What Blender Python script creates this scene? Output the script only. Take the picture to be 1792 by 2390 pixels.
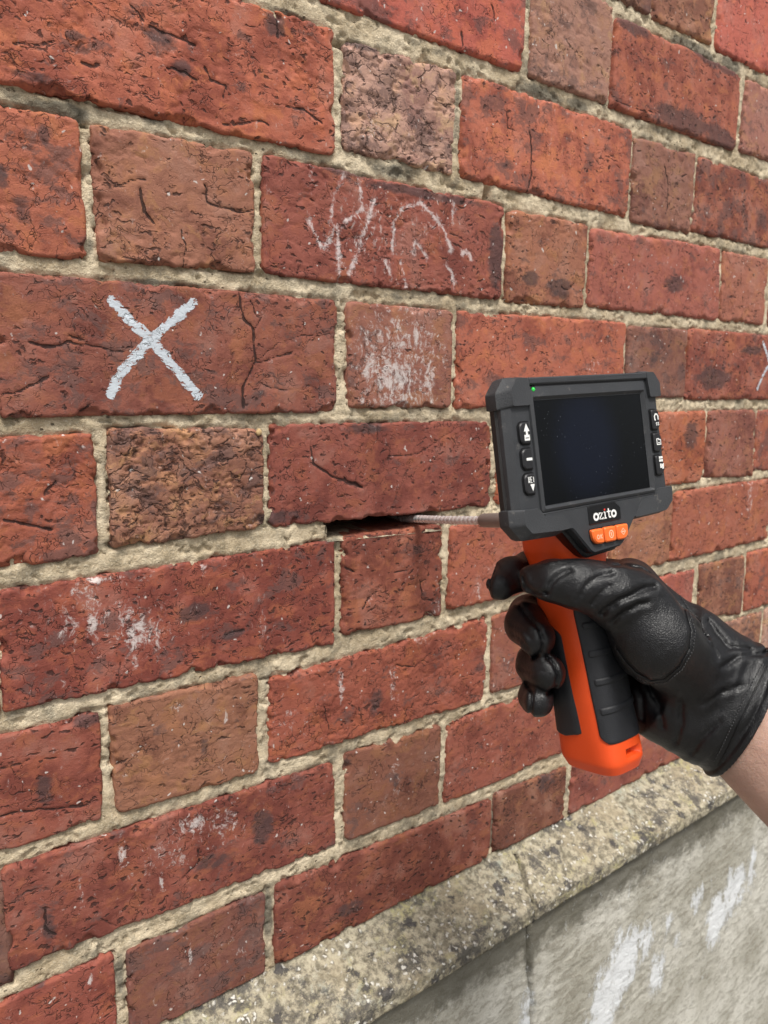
import bpy, bmesh, math, random
import numpy as np
from mathutils import Matrix, Vector

for o in list(bpy.data.objects): bpy.data.objects.remove(o)
scene = bpy.context.scene
COL = scene.collection
W0 = 1.190      # height of the wall datum above the ground (m)

# ------------------------------------------------------------------ camera, sky, sun, exposure
RW = np.array([[0.7841791964, -0.0167665912, -0.6203078827], [-0.0948258471, 0.9846564475, -0.1464914300], [0.6132463181, 0.1736967523, 0.7705571955]])
CW = np.array([-346.2098, 58.5636, -495.3053])          # camera in wall millimetres (u right, v down, w into the wall)

def wall_pt(u, v, w=0.0):
    return Vector((u / 1000, w / 1000, W0 - v / 1000))

cam = bpy.data.cameras.new('camera')
cam_ob = bpy.data.objects.new('camera', cam)
COL.objects.link(cam_ob)
ax = [Vector((r[0], r[2], -r[1])) for r in RW]          # right, down, forward in world axes
mw = Matrix.Identity(4)
for i, v in enumerate((ax[0], -ax[1], -ax[2])):
    for k in range(3): mw[k][i] = v[k]
mw.translation = wall_pt(*CW)
cam_ob.matrix_world = mw
cam.sensor_fit = 'VERTICAL'
cam.sensor_height = 36.0
cam.sensor_width = 27.0
cam.lens = 1842.4 / 2390 * 36
cam.clip_start = 0.02
cam.clip_end = 2000
cam.dof.use_dof = True
cam.dof.focus_distance = 0.50
cam.dof.aperture_fstop = 15
scene.camera = cam_ob

world = bpy.data.worlds.new('World')
scene.world = world
world.use_nodes = True
wn = world.node_tree.nodes; wl = world.node_tree.links
wn.clear()
SUN_EL, SUN_AZ = math.radians(64), math.radians(202)     # azimuth clockwise from +Y
sky = wn.new('ShaderNodeTexSky'); sky.sky_type = 'NISHITA'; sky.sun_disc = False
sky.sun_elevation = SUN_EL; sky.sun_rotation = SUN_AZ
sky.air_density = 1.0; sky.dust_density = 6.0; sky.ozone_density = 1.0
hs = wn.new('ShaderNodeHueSaturation'); hs.inputs['Saturation'].default_value = 0.14
bg = wn.new('ShaderNodeBackground'); bg.inputs['Strength'].default_value = 0.065
wo = wn.new('ShaderNodeOutputWorld')
wl.new(sky.outputs[0], hs.inputs['Color']); wl.new(hs.outputs[0], bg.inputs['Color']); wl.new(bg.outputs[0], wo.inputs['Surface'])

sun = bpy.data.lights.new('sun', 'SUN')
sun.energy = 1.5; sun.angle = math.radians(13); sun.color = (1.0, 0.955, 0.88)
sun_ob = bpy.data.objects.new('sun', sun); COL.objects.link(sun_ob)
sd = Vector((math.sin(SUN_AZ) * math.cos(SUN_EL), math.cos(SUN_AZ) * math.cos(SUN_EL), math.sin(SUN_EL)))
sun_ob.rotation_euler = sd.to_track_quat('Z', 'Y').to_euler()
sun_ob.location = (0, -3, 6)

scene.view_settings.view_transform = 'Standard'
scene.view_settings.look = 'None'
scene.view_settings.exposure = 1.05
scene.view_settings.gamma = 1.0
scene.view_settings.use_curve_mapping = False
scene.cycles.max_bounces = 6

# ------------------------------------------------------------------ helpers
def lin(h):
    c = [int(h[i:i + 2], 16) / 255 for i in (0, 2, 4)]
    return tuple(x / 12.92 if x <= 0.04045 else ((x + 0.055) / 1.055) ** 2.4 for x in c)

def _hash(ix, iy, iz, seed):
    h = (ix.astype(np.int64) * 374761393 + iy.astype(np.int64) * 668265263 + iz.astype(np.int64) * 2147483647 % 4294967291 + seed * 974634777) & 0xFFFFFFFF
    h = ((h ^ (h >> 13)) * 1274126177) & 0xFFFFFFFF
    h = ((h ^ (h >> 16)) * 2246822519) & 0xFFFFFFFF
    return ((h ^ (h >> 15)) & 0xFFFFFF) / 8388607.5 - 1.0

def noise2(x, y, seed=0):
    xi = np.floor(x); yi = np.floor(y); fx = x - xi; fy = y - yi
    fx = fx * fx * (3 - 2 * fx); fy = fy * fy * (3 - 2 * fy)
    z = np.zeros_like(xi)
    a = _hash(xi, yi, z, seed); b = _hash(xi + 1, yi, z, seed); c = _hash(xi, yi + 1, z, seed); d = _hash(xi + 1, yi + 1, z, seed)
    return (a * (1 - fx) + b * fx) * (1 - fy) + (c * (1 - fx) + d * fx) * fy

def noise3(x, y, z, seed=0):
    xi = np.floor(x); yi = np.floor(y); zi = np.floor(z); fx = x - xi; fy = y - yi; fz = z - zi
    fx = fx * fx * (3 - 2 * fx); fy = fy * fy * (3 - 2 * fy); fz = fz * fz * (3 - 2 * fz)
    o = 0
    for dx in (0, 1):
        for dy in (0, 1):
            for dz in (0, 1):
                o = o + _hash(xi + dx, yi + dy, zi + dz, seed) * (fx if dx else 1 - fx) * (fy if dy else 1 - fy) * (fz if dz else 1 - fz)
    return o

def fbm2(x, y, seed=0, octv=4, gain=0.5):
    s = 0; a = 1.0; n = 0
    for k in range(octv):
        s = s + a * noise2(x, y, seed + 17 * k); n += a
        x = x * 2.03 + 3.7; y = y * 2.03 + 1.3; a *= gain
    return s / n

def sstep(a, b, x):
    t = np.clip((x - a) / (b - a), 0, 1)
    return t * t * (3 - 2 * t)

def seg_dist(px, py, pts):
    d = np.full(px.shape, 1e9)
    for (ax_, ay_), (bx_, by_) in zip(pts[:-1], pts[1:]):
        vx, vy = bx_ - ax_, by_ - ay_
        h = np.clip(((px - ax_) * vx + (py - ay_) * vy) / max(vx * vx + vy * vy, 1e-9), 0, 1)
        d = np.minimum(d, np.hypot(px - ax_ - vx * h, py - ay_ - vy * h))
    return d

def np_mesh(name, co, faces, mat=None, smooth=True, attrs=None):
    """co (n,3), faces (m,4) or (m,3) arrays -> mesh"""
    me = bpy.data.meshes.new(name)
    co = np.ascontiguousarray(co, dtype=np.float32); faces = np.ascontiguousarray(faces, dtype=np.int32)
    k = faces.shape[1]
    me.vertices.add(len(co)); me.vertices.foreach_set('co', co.ravel())
    me.loops.add(faces.size); me.loops.foreach_set('vertex_index', faces.ravel())
    me.polygons.add(len(faces)); me.polygons.foreach_set('loop_start', np.arange(0, faces.size, k, dtype=np.int32))
    me.polygons.foreach_set('use_smooth', np.full(len(faces), bool(smooth)))
    me.update(calc_edges=True)
    if mat: me.materials.append(mat)
    for an, av in (attrs or {}).items():
        at = me.attributes.new(an, 'FLOAT', 'POINT'); at.data.foreach_set('value', np.ascontiguousarray(av, dtype=np.float32))
    return me

def link(name, me, parent=None, loc=None):
    o = bpy.data.objects.new(name, me); COL.objects.link(o)
    if parent is not None: o.parent = parent
    if loc is not None: o.location = loc
    return o

def thing(o, label, cat, group=None):
    o['label'] = label; o['category'] = cat
    if group: o['group'] = group
    return o

def empty(name, loc, label, cat):
    o = bpy.data.objects.new(name, None); COL.objects.link(o); o.location = loc
    o.empty_display_size = 0.02
    return thing(o, label, cat)

# node shorthand
class NT:
    def __init__(s, name):
        s.m = bpy.data.materials.new(name); s.m.use_nodes = True
        s.t = s.m.node_tree; s.n = s.t.nodes; s.l = s.t.links
        s.n.clear()
        s.out = s.n.new('ShaderNodeOutputMaterial'); s.b = s.n.new('ShaderNodeBsdfPrincipled')
        s.l.new(s.b.outputs[0], s.out.inputs[0])
    def set(s, sock, v):
        if isinstance(v, bpy.types.NodeSocket): s.l.new(v, sock)
        elif v is not None:
            if sock.type == 'RGBA' and not isinstance(v, (int, float)): v = tuple(v)[:3] + (1,)
            sock.default_value = v
    def coord(s, which='Object'):
        return s.n.new('ShaderNodeTexCoord').outputs[which]
    def info(s, which):
        return s.n.new('ShaderNodeObjectInfo').outputs[which]
    def attr(s, name):
        a = s.n.new('ShaderNodeAttribute'); a.attribute_name = name; return a.outputs['Fac']
    def math(s, op, a, b=None, c=None, clamp=False):
        n = s.n.new('ShaderNodeMath'); n.operation = op; n.use_clamp = clamp
        for i, v in enumerate((a, b, c)): s.set(n.inputs[i], v)
        return n.outputs[0]
    def vmath(s, op, a, b=None, scale=None):
        n = s.n.new('ShaderNodeVectorMath'); n.operation = op
        s.set(n.inputs[0], a)
        if b is not None: s.set(n.inputs[1], b)
        if scale is not None: s.set(n.inputs['Scale'], scale)
        return n.outputs[0]
    def ramp(s, v, a, b, lo=0.0, hi=1.0):
        n = s.n.new('ShaderNodeMapRange'); n.interpolation_type = 'SMOOTHSTEP'
        for i, x in enumerate((v, a, b, lo, hi)): s.set(n.inputs[i], x)
        return n.outputs[0]
    def noise(s, vec, scale, detail=4, rough=0.55, dist=0.0, col=False):
        n = s.n.new('ShaderNodeTexNoise'); s.set(n.inputs['Vector'], vec); s.set(n.inputs['Scale'], scale)
        n.inputs['Detail'].default_value = detail; n.inputs['Roughness'].default_value = rough; n.inputs['Distortion'].default_value = dist
        return n.outputs['Color' if col else 'Fac']
    def voro(s, vec, scale, feature='F1', out='Distance', rnd=1.0):
        n = s.n.new('ShaderNodeTexVoronoi'); n.feature = feature; s.set(n.inputs['Vector'], vec); s.set(n.inputs['Scale'], scale)
        n.inputs['Randomness'].default_value = rnd
        return n.outputs[out]
    def mix(s, f, a, b, blend='MIX'):
        n = s.n.new('ShaderNodeMix'); n.data_type = 'RGBA'; n.blend_type = blend; n.clamp_factor = True
        s.set(n.inputs['Factor'], f); s.set(n.inputs['A'] if False else n.inputs[6], a); s.set(n.inputs[7], b)
        return n.outputs[2]
    def bump(s, h, strength, dist, nrm=None):
        n = s.n.new('ShaderNodeBump'); s.set(n.inputs['Height'], h); s.set(n.inputs['Strength'], strength); n.inputs['Distance'].default_value = dist
        if nrm is not None: s.l.new(nrm, n.inputs['Normal'])
        return n.outputs[0]
    def done(s, color=None, rough=None, normal=None, metal=None, spec=None):
        if color is not None: s.set(s.b.inputs['Base Color'], color)
        if rough is not None: s.set(s.b.inputs['Roughness'], rough)
        if normal is not None: s.l.new(normal, s.b.inputs['Normal'])
        if metal is not None: s.set(s.b.inputs['Metallic'], metal)
        if spec is not None: s.set(s.b.inputs['Specular IOR Level'], spec)
        return s.m

# ------------------------------------------------------------------ materials: brick, mortar, stone
def mat_brick():
    N = NT('brick')
    rnd = N.info('Random'); base = N.mix(0.22, N.info('Color'), (0.30, 0.180, 0.150)); torn = N.info('Alpha')
    off = N.vmath('SCALE', (13.1, 7.7, 5.3), scale=rnd)
    P = N.vmath('ADD', N.coord(), off)
    warp = N.noise(P, 60, 3, 0.6, col=True)
    wv = N.vmath('SCALE', N.vmath('SUBTRACT', warp, (0.5, 0.5, 0.5)), scale=0.016)
    Q = N.vmath('ADD', P, wv)
    flat = N.vmath('MULTIPLY', Q, (0.55, 1.0, 1.25))
    r2 = N.math('SUBTRACT', N.math('FRACT', N.math('MULTIPLY', rnd, 7.31)), 0.5); r3 = N.math('SUBTRACT', N.math('FRACT', N.math('MULTIPLY', rnd, 17.77)), 0.5)
    # body colour: mottled burnt purple and orange patches
    n1 = N.noise(P, 26, 6, 0.62); n2 = N.noise(N.vmath('ADD', P, (3, 1, 2)), 55, 5, 0.6)
    n3 = N.noise(flat, 230, 5, 0.65)
    n4 = N.noise(N.vmath('ADD', N.vmath('MULTIPLY', Q, (0.75, 1, 1.1)), (5, 2, 8)), 44, 6, 0.72)
    dark = N.mix(1.0, base, (0.66, 0.60, 0.63), 'MULTIPLY')
    warm = N.mix(1.0, base, (1.12, 1.10, 0.92), 'MULTIPLY')
    pale = N.mix(0.35, base, (0.42, 0.27, 0.22))
    c = N.mix(N.ramp(N.math('ADD', n1, N.math('MULTIPLY', r2, 0.16)), 0.47, 0.62), base, dark)
    c = N.mix(N.math('MULTIPLY', N.ramp(n2, 0.52, 0.66), 0.8), c, warm)
    c = N.mix(N.math('MULTIPLY', N.ramp(n1, 0.46, 0.34), 0.55), c, pale)
    c = N.mix(N.math('MULTIPLY', N.ramp(n3, 0.42, 0.70), 0.42), c, N.mix(1.0, c, (0.66, 0.62, 0.65), 'MULTIPLY'))
    c = N.mix(N.math('MULTIPLY', N.ramp(N.math('ADD', n4, N.math('MULTIPLY', r3, -0.14)), 0.565, 0.635), 0.60), c, (0.110, 0.070, 0.066))
    c = N.mix(N.math('MULTIPLY', N.ramp(n4, 0.47, 0.37), 0.55), c, N.mix(1.0, base, (1.20, 1.32, 0.95), 'MULTIPLY'))
    grain = N.noise(P, 900, 2, 0.6)
    c = N.mix(N.math('MULTIPLY', N.ramp(grain, 0.5, 0.75), 0.35), c, N.mix(1.0, c, (1.35, 1.3, 1.3), 'MULTIPLY'))
    # drag pits torn by the clay wire, coloured near black
    pv = N.voro(flat, 175); pr = N.ramp(N.math('ADD', N.noise(P, 38, 4, 0.65), N.math('MULTIPLY', r2, 0.20)), 0.455, 0.56)
    pit = N.math('MULTIPLY', N.ramp(N.math('ADD', pv, N.math('MULTIPLY', N.math('SUBTRACT', grain, 0.5), 0.25)), 0.27, 0.15), pr)
    pv2 = N.voro(N.vmath('MULTIPLY', Q, (0.34, 1.0, 1.6)), 120)
    pit2 = N.math('MULTIPLY', N.ramp(pv2, 0.26, 0.10), N.ramp(N.math('ADD', N.noise(P, 22, 3, 0.6), N.math('MULTIPLY', r3, 0.20)), 0.51, 0.59))
    # crackle: broken edges of a warped cell pattern, more on torn bricks
    ce = N.voro(N.vmath('MULTIPLY', Q, (0.7, 1.0, 1.1)), 85, 'DISTANCE_TO_EDGE')
    thr = N.math('SUBTRACT', 0.68, N.math('MULTIPLY', torn, 0.22))
    cmask = N.ramp(N.noise(N.vmath('ADD', P, (9, 4, 1)), 34, 4, 0.7), thr, N.math('ADD', thr, 0.05))
    crk = N.math('MULTIPLY', N.math('MULTIPLY', N.ramp(ce, N.math('ADD', 0.045, N.math('MULTIPLY', torn, 0.035)), 0.008), cmask), N.ramp(N.noise(Q, 120, 3, 0.6), 0.40, 0.55))
    # single large cracks drawn per brick
    jit = N.math('MULTIPLY', N.math('SUBTRACT', N.noise(P, 330, 4, 0.7), 0.5), 1.6)
    ad = N.math('ADD', N.attr('crack'), jit)
    cf = N.voro(N.vmath('MULTIPLY', N.vmath('ADD', Q, wv), (0.55, 1.0, 1.0)), 150, 'DISTANCE_TO_EDGE')
    fine = N.math('MULTIPLY', N.math('MULTIPLY', N.ramp(cf, 0.045, 0.006), N.ramp(N.noise(Q, 95, 3, 0.65), 0.46, 0.54)), N.ramp(N.noise(P, 30, 3, 0.6), 0.40, 0.54))
    crk = N.math('MAXIMUM', crk, N.math('MULTIPLY', fine, 0.85))
    crk2 = N.ramp(N.math('ABSOLUTE', ad), 0.85, 0.30)
    pits = N.math('MAXIMUM', N.math('MAXIMUM', pit, pit2), N.math('MAXIMUM', crk, crk2))
    # soot
    so = N.ramp(N.math('ADD', N.math('MULTIPLY', N.attr('soot_shade'), 1.25), N.math('MULTIPLY', N.math('SUBTRACT', N.noise(flat, 110, 5, 0.7), 0.5), 1.7)), 0.42, 0.85)
    c = N.mix(N.math('MULTIPLY', so, 0.72), c, (0.060, 0.045, 0.047))
    c = N.mix(N.math('MULTIPLY', N.math('MAXIMUM', N.math('MULTIPLY', pits, 0.80), N.math('MULTIPLY', crk2, 0.9)), 1.0), c, (0.028, 0.016, 0.015))
    # lime salts and chalk
    sn = N.noise(N.vmath('MULTIPLY', Q, (1.3, 1, 0.8)), 190, 6, 0.75)
    sa = N.ramp(N.math('ADD', N.math('MULTIPLY', N.attr('salt'), 0.80), N.math('MULTIPLY', N.math('SUBTRACT', sn, 0.5), 4.2)), 0.42, 1.2)
    sa = N.math('MULTIPLY', sa, N.math('SUBTRACT', 1.0, N.math('MULTIPLY', pits, 0.8)))
    c = N.mix(N.math('MULTIPLY', sa, 0.80), c, (0.66, 0.60, 0.58))
    kn = N.math('ADD', N.math('MULTIPLY', N.noise(Q, 330, 5, 0.75), 0.55), N.math('MULTIPLY', N.noise(Q, 75, 4, 0.7), 0.45))
    ka = N.ramp(N.math('ADD', N.attr('chalk'), N.math('MULTIPLY', N.math('SUBTRACT', kn, 0.5), 5.5)), 0.25, 1.15)
    c = N.mix(N.math('MULTIPLY', ka, 0.75), c, (0.68, 0.60, 0.59))
    # white flecks
    sp = N.n.new('ShaderNodeTexVoronoi'); N.set(sp.inputs['Vector'], Q); sp.inputs['Scale'].default_value = 230
    fl = N.math('MULTIPLY', N.math('GREATER_THAN', N.noise(sp.outputs['Position'], 900, 0), N.math('ADD', 0.725, N.math('MULTIPLY', r2, 0.06))), N.ramp(N.math('ADD', sp.outputs['Distance'], N.math('MULTIPLY', N.noise(P, 500, 2), 0.35)), 0.44, 0.32))
    c = N.mix(N.math('MULTIPLY', fl, 0.8), c, (0.62, 0.57, 0.54))
    # brushed white paint
    pn = N.math('MULTIPLY', N.math('SUBTRACT', N.noise(N.vmath('MULTIPLY', Q, (0.8, 1, 1.2)), 260, 6, 0.75), 0.5), 5.0)
    pa = N.ramp(N.math('ADD', N.attr('paint'), pn), -0.25, 0.15)
    holes = N.ramp(N.math('ADD', N.noise(flat, 420, 3, 0.65), N.math('MULTIPLY', N.attr('paint'), 0.05)), 0.45, 0.505)
    pa = N.math('MULTIPLY', pa, N.math('MULTIPLY', holes, N.math('SUBTRACT', 1.0, N.math('MULTIPLY', crk2, 0.9))))
    c = N.mix(N.math('MULTIPLY', pa, 0.94), c, (0.58, 0.64, 0.70))
    h = N.math('MULTIPLY', n3, 0.40)
    h = N.math('ADD', h, N.math('MULTIPLY', grain, 0.26))
    h = N.math('ADD', h, N.math('MULTIPLY', N.noise(flat, 100, 6, 0.65), 0.42))
    h = N.math('SUBTRACT', h, N.math('MULTIPLY', pits, 0.9))
    h = N.math('ADD', h, N.math('MULTIPLY', pa, 0.22))
    nb = N.bump(h, 0.75, 0.0014)
    return N.done(c, N.math('SUBTRACT', 0.86, N.math('MULTIPLY', n2, 0.12)), nb, spec=0.25)

def mat_mortar():
    N = NT('mortar')
    P = N.coord()
    n1 = N.noise(P, 22, 5, 0.6); n2 = N.noise(P, 120, 5, 0.65); n3 = N.noise(P, 700, 3, 0.6)
    c = N.mix(N.ramp(n1, 0.35, 0.65), (0.44, 0.35, 0.23), (0.70, 0.59, 0.425))
    c = N.mix(N.math('MULTIPLY', N.ramp(n2, 0.46, 0.66), 0.60), c, (0.25, 0.205, 0.135))
    c = N.mix(N.math('MULTIPLY', N.ramp(n3, 0.5, 0.7), 0.50), c, (0.68, 0.61, 0.47))
    so = N.ramp(N.math('ADD', N.math('MULTIPLY', N.attr('soot_shade'), 1.25), N.math('MULTIPLY', N.math('SUBTRACT', N.noise(P, 75, 6, 0.72), 0.5), 1.8)), 0.35, 0.95)
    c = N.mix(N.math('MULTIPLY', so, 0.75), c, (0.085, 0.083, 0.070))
    c = N.mix(N.math('MULTIPLY', N.ramp(N.noise(N.vmath('ADD', P, (4, 1, 7)), 34, 6, 0.72), 0.50, 0.66), 0.55), c, (0.135, 0.128, 0.105))
    pv = N.math('MULTIPLY', N.ramp(N.voro(N.vmath('MULTIPLY', P, (0.8, 1, 1.1)), 190), 0.2, 0.08), N.ramp(N.noise(P, 45, 3), 0.52, 0.62))
    c = N.mix(N.math('MULTIPLY', pv, 0.7), c, (0.07, 0.055, 0.04))
    h = N.math('ADD', N.math('MULTIPLY', n2, 0.8), N.math('MULTIPLY', n3, 0.35))
    h = N.math('SUBTRACT', h, N.math('MULTIPLY', pv, 0.8))
    return N.done(c, 0.93, N.bump(h, 1.0, 0.0026), spec=0.2)

def mat_coping():
    N = NT('coping_stone')
    P = N.coord()
    warp = N.vmath('SCALE', N.vmath('SUBTRACT', N.noise(P, 70, 4, 0.65, col=True), (0.5, 0.5, 0.5)), scale=0.012)
    Q = N.vmath('ADD', P, warp)
    n1 = N.noise(P, 18, 6, 0.65); n2 = N.noise(P, 150, 5, 0.7); n3 = N.noise(P, 420, 3, 0.7)
    c = N.mix(N.ramp(n2, 0.36, 0.62), (0.17, 0.15, 0.108), (0.47, 0.42, 0.31))
    c = N.mix(N.math('MULTIPLY', N.ramp(n1, 0.50, 0.62), 0.55), c, (0.36, 0.30, 0.20))
    # lichen
    li = N.math('MULTIPLY', N.ramp(N.noise(P, 30, 5, 0.7), 0.53, 0.66), N.ramp(n2, 0.42, 0.58))
    c = N.mix(N.math('MULTIPLY', li, 0.55), c, (0.36, 0.33, 0.11))
    gr = N.math('MULTIPLY', N.ramp(N.noise(N.vmath('ADD', P, (2, 5, 1)), 24, 4, 0.7), 0.56, 0.66), N.ramp(n2, 0.45, 0.6))
    c = N.mix(N.math('MULTIPLY', gr, 0.6), c, (0.30, 0.33, 0.29))
    # dark pebbles
    v = N.n.new('ShaderNodeTexVoronoi'); N.set(v.inputs['Vector'], Q); v.inputs['Scale'].default_value = 75
    pe = N.math('MULTIPLY', N.math('GREATER_THAN', N.noise(v.outputs['Position'], 500, 0), 0.62), N.ramp(N.math('ADD', v.outputs['Distance'], N.math('MULTIPLY', N.math('SUBTRACT', n3, 0.5), 0.7)), 0.46, 0.30))
    c = N.mix(N.math('MULTIPLY', pe, 0.88), c, N.mix(n3, (0.035, 0.035, 0.038), (0.11, 0.10, 0.10)))
    db = N.math('MULTIPLY', N.ramp(N.noise(Q, 24, 8, 0.82), 0.50, 0.60), 0.85)
    c = N.mix(db, c, (0.075, 0.07, 0.068))
    # white grit
    w = N.n.new('ShaderNodeTexVoronoi'); N.set(w.inputs['Vector'], Q); w.inputs['Scale'].default_value = 210
    wg = N.math('MULTIPLY', N.math('MULTIPLY', N.math('GREATER_THAN', N.noise(w.outputs['Position'], 900, 0), 0.56), N.ramp(N.math('ADD', w.outputs['Distance'], N.math('MULTIPLY', N.math('SUBTRACT', n3, 0.5), 0.6)), 0.44, 0.25)), N.ramp(N.noise(P, 28, 4, 0.7), 0.40, 0.56))
    c = N.mix(N.math('MULTIPLY', wg, 0.85), c, (0.78, 0.75, 0.68))
    h = N.math('ADD', N.math('MULTIPLY', n2, 0.9), N.math('MULTIPLY', n3, 0.4))
    h = N.math('ADD', h, N.math('MULTIPLY', wg, 0.4))
    h = N.math('SUBTRACT', h, N.math('MULTIPLY', pe, 0.2))
    return N.done(c, 0.9, N.bump(h, 1.0, 0.003), spec=0.25)

def mat_render():
    N = NT('cement_render')
    P = N.coord()
    Q = N.vmath('ADD', P, N.vmath('SCALE', N.vmath('SUBTRACT', N.noise(P, 40, 4, 0.65, col=True), (0.5, 0.5, 0.5)), scale=0.02))
    S = N.vmath('MULTIPLY', Q, (0.5, 1, 1.25))
    n1 = N.noise(P, 9, 5, 0.6); n2 = N.noise(S, 120, 6, 0.7); n3 = N.noise(P, 500, 3, 0.65)
    c = N.mix(N.ramp(n1, 0.36, 0.64), (0.39, 0.37, 0.31), (0.62, 0.60, 0.535))
    c = N.mix(N.math('MULTIPLY', N.ramp(n2, 0.45, 0.62), 0.50), c, (0.165, 0.145, 0.105))
    c = N.mix(N.math('MULTIPLY', N.ramp(n3, 0.5, 0.7), 0.3), c, (0.5, 0.48, 0.42))
    gr = N.math('ADD', N.attr('darken'), N.math('MULTIPLY', N.math('SUBTRACT', N.noise(P, 45, 6, 0.75), 0.5), 1.5))
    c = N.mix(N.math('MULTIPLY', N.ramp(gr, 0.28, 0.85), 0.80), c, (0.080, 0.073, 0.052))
    wv = N.math('ADD', N.attr('lime'), N.math('MULTIPLY', N.math('SUBTRACT', N.noise(N.vmath('MULTIPLY', Q, (1.5, 1, 0.62)), 75, 8, 0.78), 0.5), 4.2))
    wh = N.ramp(wv, 0.40, 0.95)
    c = N.mix(N.math('MULTIPLY', wh, 0.9), c, (0.76, 0.78, 0.80))
    h = N.math('ADD', N.math('MULTIPLY', n2, 1.0), N.math('MULTIPLY', n3, 0.35))
    h = N.math('ADD', h, N.math('MULTIPLY', wh, 0.25))
    return N.done(c, 0.9, N.bump(h, 0.8, 0.0025), spec=0.25)

def mat_ground():
    N = NT('paving')
    P = N.coord()
    n2 = N.noise(P, 60, 6, 0.7); n1 = N.noise(P, 1.5, 4)
    c = N.mix(n1, (0.17, 0.165, 0.15), (0.25, 0.24, 0.22))
    c = N.mix(N.math('MULTIPLY', N.ramp(n2, 0.45, 0.7), 0.5), c, (0.10, 0.098, 0.09))
    return N.done(c, 0.92, N.bump(n2, 0.6, 0.004))

M_BRICK = mat_brick(); M_MORTAR = mat_mortar(); M_COPING = mat_coping(); M_RENDER = mat_render(); M_GROUND = mat_ground()
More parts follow.
